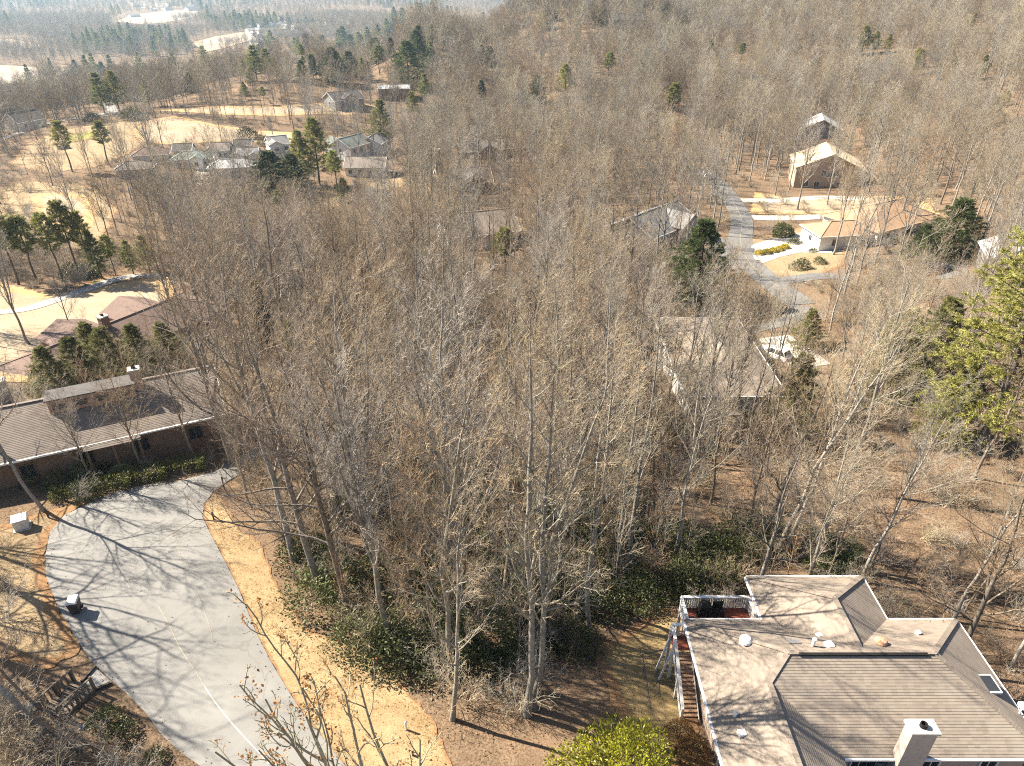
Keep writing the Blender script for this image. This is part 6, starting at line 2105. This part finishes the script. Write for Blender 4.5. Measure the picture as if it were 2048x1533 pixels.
# mail box at the bottom of the drive
# ------------------------------------------------------------------ wooden boardwalk with slatted rail
p0, p1 = G(172, 1372), G(105, 1432)
d = Vector((p1[0] - p0[0], p1[1] - p0[1], 0))
Lb = d.length
rz = math.atan2(d.y, d.x)
b = thing('boardwalk', (p0[0], p0[1], p0[2] + 0.1), rz, 'weathered slatted boardwalk stepping down beside the road', 'boardwalk')
dzb = (T(p1[0], p1[1]) - p0[2])
pl = None
n = int(Lb / 0.19)
for i in range(n):
    if pl is None:
        pl = q = MB().box((0, 0, 0), (0.15, 1.5, 0.05)).build('plank', M_oldwood, b)
    else:
        q = pl.copy()
        COL.objects.link(q)
    q.location = ((i + 0.5) * Lb / n, 0, dzb * (i + 0.5) / n + 0.05)
sl = None
for s in (-1, 1):
    MB().bar((0, s * 0.75, 0.95), (Lb, s * 0.75, 0.95 + dzb), 0.1, 0.07).build('handrail', M_oldwood, b)
    MB().bar((0, s * 0.75, -0.05), (Lb, s * 0.75, -0.05 + dzb), 0.06, 0.2).build('beam', M_oldwood, b)
    for i in range(int(Lb / 0.26)):
        x = 0.13 + i * 0.26
        if sl is None:
            sl = q = MB().box((0, 0, 0), (0.09, 0.03, 0.85)).build('slat', M_oldwood, b)
        else:
            q = sl.copy()
            COL.objects.link(q)
        q.location = (x, s * 0.79, 0.5 + dzb * x / Lb)
    for x in (0.03, Lb / 2, Lb - 0.03):
        MB().bar((x, s * 0.75, -0.5), (x, s * 0.75, 1.05 + dzb * x / Lb), 0.12).build('post', M_oldwood, b)
land('walkway', [(168, 1368), (192, 1337), (224, 1366), (176, 1388)], M_path, 0.06, 0.0, step=0.4)
for p, q in (((164, 1366), (192, 1335)), ((172, 1390), (222, 1368))):
    a, c = G(*p), G(*q)
    o = MB().bar((a[0], a[1], a[2] + 0.08), (c[0], c[1], c[2] + 0.08), 0.14, 0.2).build('edging_timber', M_dpost)
    tag(o, 'dark timber edging the %s side of the walkway' % ('upper' if p[1] == 1366 else 'lower'), 'timber', 'timbers edging the walkway')
for pts, lb in (([(1283, 1310), (1300, 1420)], 'first thin timber line across the side yard'), ([(1312, 1335), (1318, 1395)], 'second shorter timber line in the side yard'), ([(1283, 1310), (1330, 1300)], 'cross timber joining the side yard lines')):
    a, c = G(*pts[0]), G(*pts[1])
    o = MB().bar((a[0], a[1], a[2] + 0.05), (c[0], c[1], c[2] + 0.05), 0.09, 0.1).build('garden_timber', M_oldwood)
    tag(o, lb, 'timber', 'timbers in the side yard')

# ------------------------------------------------------------------ cars
M_carw = simple('white_car_paint', (0.78, 0.78, 0.78), (0.75, 0.75, 0.75), 1, 0.25, spec=0.5)
M_card = simple('dark_blue_car_paint', (0.02, 0.028, 0.05), (0.018, 0.025, 0.045), 1, 0.25, spec=0.5)
M_tyre = simple('tyre_rubber', (0.02, 0.02, 0.02), (0.03, 0.03, 0.03), 5, 0.85)
M_lamp = simple('lamp_glass', (0.7, 0.7, 0.68), (0.6, 0.6, 0.58), 3, 0.2)
M_tail = simple('tail_lamp_plastic', (0.4, 0.02, 0.02), (0.3, 0.015, 0.015), 3, 0.3)
def car(px, py, rz, paint, lb, lift=0.1):
    g = G(px, py)
    t = thing('parked_car', (g[0], g[1], g[2] + lift), rz, lb, 'car')
    side = [(-2.25, 0.3), (2.2, 0.3), (2.28, 0.55), (2.15, 0.8), (1.1, 0.95), (-1.9, 0.98), (-2.28, 0.85)]
    mb = MB().prism([(x, -0.86, z) for x, z in side], [(x, 0.86, z) for x, z in side])
    body = mb.build('body', paint, t)
    bv = body.modifiers.new('round', 'BEVEL')
    bv.width, bv.segments = 0.09, 2
    MB().prism([(-2.0, -0.8, 0.95), (1.0, -0.8, 0.95), (1.0, 0.8, 0.95), (-2.0, 0.8, 0.95)], [(-1.6, -0.62, 1.5), (0.2, -0.62, 1.5), (0.2, 0.62, 1.5), (-1.6, 0.62, 1.5)]).build('cabin_glass', M_glass, t)
    rf = MB().box((-0.7, 0, 1.525), (1.9, 1.3, 0.06)).build('roof', paint, t)
    pm = MB()
    for s in (-1, 1):
        for a, c in (((1.0, 0.95), (0.2, 1.5)), ((-0.5, 0.95), (-0.5, 1.5)), ((-2.0, 0.95), (-1.6, 1.5))):
            pm.bar((a[0], s * 0.82, a[1]), (c[0], s * 0.64, c[1]), 0.08)
    pm.build('pillars', paint, t)
    for sx in (-1.35, 1.35):
        for s in (-1, 1):
            w = MB().lathe((0, 0, 0), [(0.28, -0.1), (0.33, -0.08), (0.33, 0.08), (0.28, 0.1)], 16).build('wheel', M_tyre, t)
            w.location = (sx, s * 0.82, 0.33)
            w.rotation_euler = (R(90), 0, 0)
            MB().lathe((0, 0, -0.115 * (1 if s > 0 else -1)), [(0.2, -0.01), (0.2, 0.01)], 12).build('rim', M_metal, w)
    for s in (-1, 1):
        MB().box((2.2, s * 0.62, 0.68), (0.12, 0.36, 0.14)).build('headlight', M_lamp, t)
        MB().box((-2.26, s * 0.66, 0.78), (0.08, 0.28, 0.16)).build('tail_light', M_tail, t)
    return t
car(1546, 716, R(130), M_carw, 'white car parked on the drive beside the tan hip roof', 0.12)
car(1418, 358, R(60), M_carw, 'white car at the top of the hill road', 0.14)
car(1880, 546, R(15), M_card, 'dark blue car parked under the yellow pine', 0.14)

# ------------------------------------------------------------------ the near tree under the camera, still holding dead leaves
def oak():
    rg = np.random.default_rng(91)
    K = 10
    z = np.linspace(0, 1, K)
    P = np.zeros((1, K, 3))
    P[0, :, 2] = z * 15.5 - 0.3
    P[0, :, :2] = np.cumsum(rg.normal(0, 0.12, (K, 2)), 0)
    Rr = (0.2 * (1 - z) ** 0.8 + 0.03)[None]
    c1 = sprout(rg, P, Rr, np.array([15.5]), 17, 0.3, 0.99, 42, 0.42, 9, up=0.35, bend=0.12, wob=0.13, rr=0.6, rmin=0.035, taper=0.35, tipfall=0.45)
    c2 = sprout(rg, *c1, 6, 0.25, 1.0, 42, 0.36, 6, up=0.2, bend=0.08, wob=0.2, rr=0.65, rmin=0.02, taper=0.45)
    c3 = sprout(rg, *c2, 4, 0.2, 1.0, 45, 0.42, 4, up=0.15, wob=0.22, rr=0.7, rmin=0.012, taper=0.5)
    c4 = sprout(rg, *c3, 2, 0.2, 1.0, 45, 0.5, 3, up=0.1, wob=0.2, rr=0.7, rmin=0.008, taper=0.6)
    t = thing('oak_tree', (-2.4, 11.6, 0), 1.1, 'lichen covered oak top with a few dead orange leaves at the bottom edge', 'tree')
    t.rotation_mode = 'ZYX'
    t.rotation_euler = (-0.08, -0.20, 1.1)
    t.scale = (1.12, 1.12, 1.12)
    wood_mesh_ = wood_mesh('trunk', [(P, Rr, 9, 0)], [lichen_twig])
    link_mesh('trunk', wood_mesh_, t)
    link_mesh('crown', wood_mesh('crown', [(c1[0], c1[1], 6, 0), (c2[0], c2[1], 5, 0), (c3[0], c3[1], 4, 0), (c4[0], c4[1], 3, 0)], [lichen_twig]), t)
    tip = c4[0][:, -1]
    tip = tip[rg.random(len(tip)) < 0.4]
    tip = np.repeat(tip, 3, 0) + rg.normal(0, 0.06, (len(tip) * 3, 3))
    V, F = blades(rg, tip, rg.normal(0, 1, tip.shape) + np.array([0, 0, -0.4]), rg.uniform(0.07, 0.13, len(tip)), 0.035, 0.4)
    o = link_mesh('dead_leaves', fast_mesh('dead_leaves', V, [F], dead_leaf), t)
    o['kind'] = 'stuff'
oak()

# ------------------------------------------------------------------ straw tufts and fallen leaves
straw = leaf_mat('straw', (0.50, 0.36, 0.18), (0.36, 0.23, 0.10), 0.2, 0.8)
old_leaf = leaf_mat('fallen_leaf', (0.30, 0.17, 0.085), (0.20, 0.11, 0.06), 0.1, 0.8)
def fill(poly, n, seed):
    rg = np.random.default_rng(seed)
    P = np.asarray(poly, float)[:, :2]
    q = rg.uniform(P.min(0), P.max(0), (n, 2))
    return q[inpoly(q, P)]
def litter_mesh(name, P, ln, wd, mat, up, seed, lift, label, per=1):
    rg = np.random.default_rng(seed)
    P = np.repeat(P, per, 0) + rg.normal(0, 0.04, (len(P) * per, 2))
    p = np.column_stack([P, terrain(P) + lift])
    d = rg.normal(0, 1, p.shape)
    d[:, 2] = np.abs(d[:, 2]) * up
    V, F = blades(rg, p, d, rg.uniform(0.6, 1.3, len(p)) * ln, wd, 0.3)
    o = link_mesh(name, fast_mesh(name, V, [F], mat))
    tag(o, label, kind='stuff')
tuft = fill(VERGE, 26000, 1)
g_ = np.sin(tuft[:, 0] * 1.1) + np.sin(tuft[:, 1] * 0.9 + tuft[:, 0] * 0.5)
tuft = tuft[g_ + np.random.default_rng(2).normal(0, 1, len(tuft)) > -0.3]
litter_mesh('straw_tufts', tuft, 0.17, 0.012, straw, 1.0, 3, 0.045, 'dry straw grass of the verge', 2)
NEAR = np.array([(-75, 15), (-40, 12), (30, 12), (55, 30), (75, 75), (20, 75), (-30, 60), (-75, 60)], float)
lv = fill(NEAR, 60000, 4)
ed = edge_dist(lv, ROAD)
onroad = inpoly(lv, ROAD[:, :2])
lv = lv[(~onroad) | (np.random.default_rng(5).random(len(lv)) < np.where(ed < 0.5, 0.6, 0.03))]
lv = lv[~(inpoly(lv, VERGE[:, :2]) & (np.random.default_rng(9).random(len(lv)) < 0.85))]
hs = np.array([(9, 6), (27, 6), (27, 29.5), (23, 33), (14, 33), (9, 32.5)], float)
lv = lv[~inpoly(lv, hs)]
litter_mesh('fallen_leaves', lv, 0.11, 0.035, old_leaf, 0.35, 6, 0.09, 'brown fallen leaves strewn over the ground')
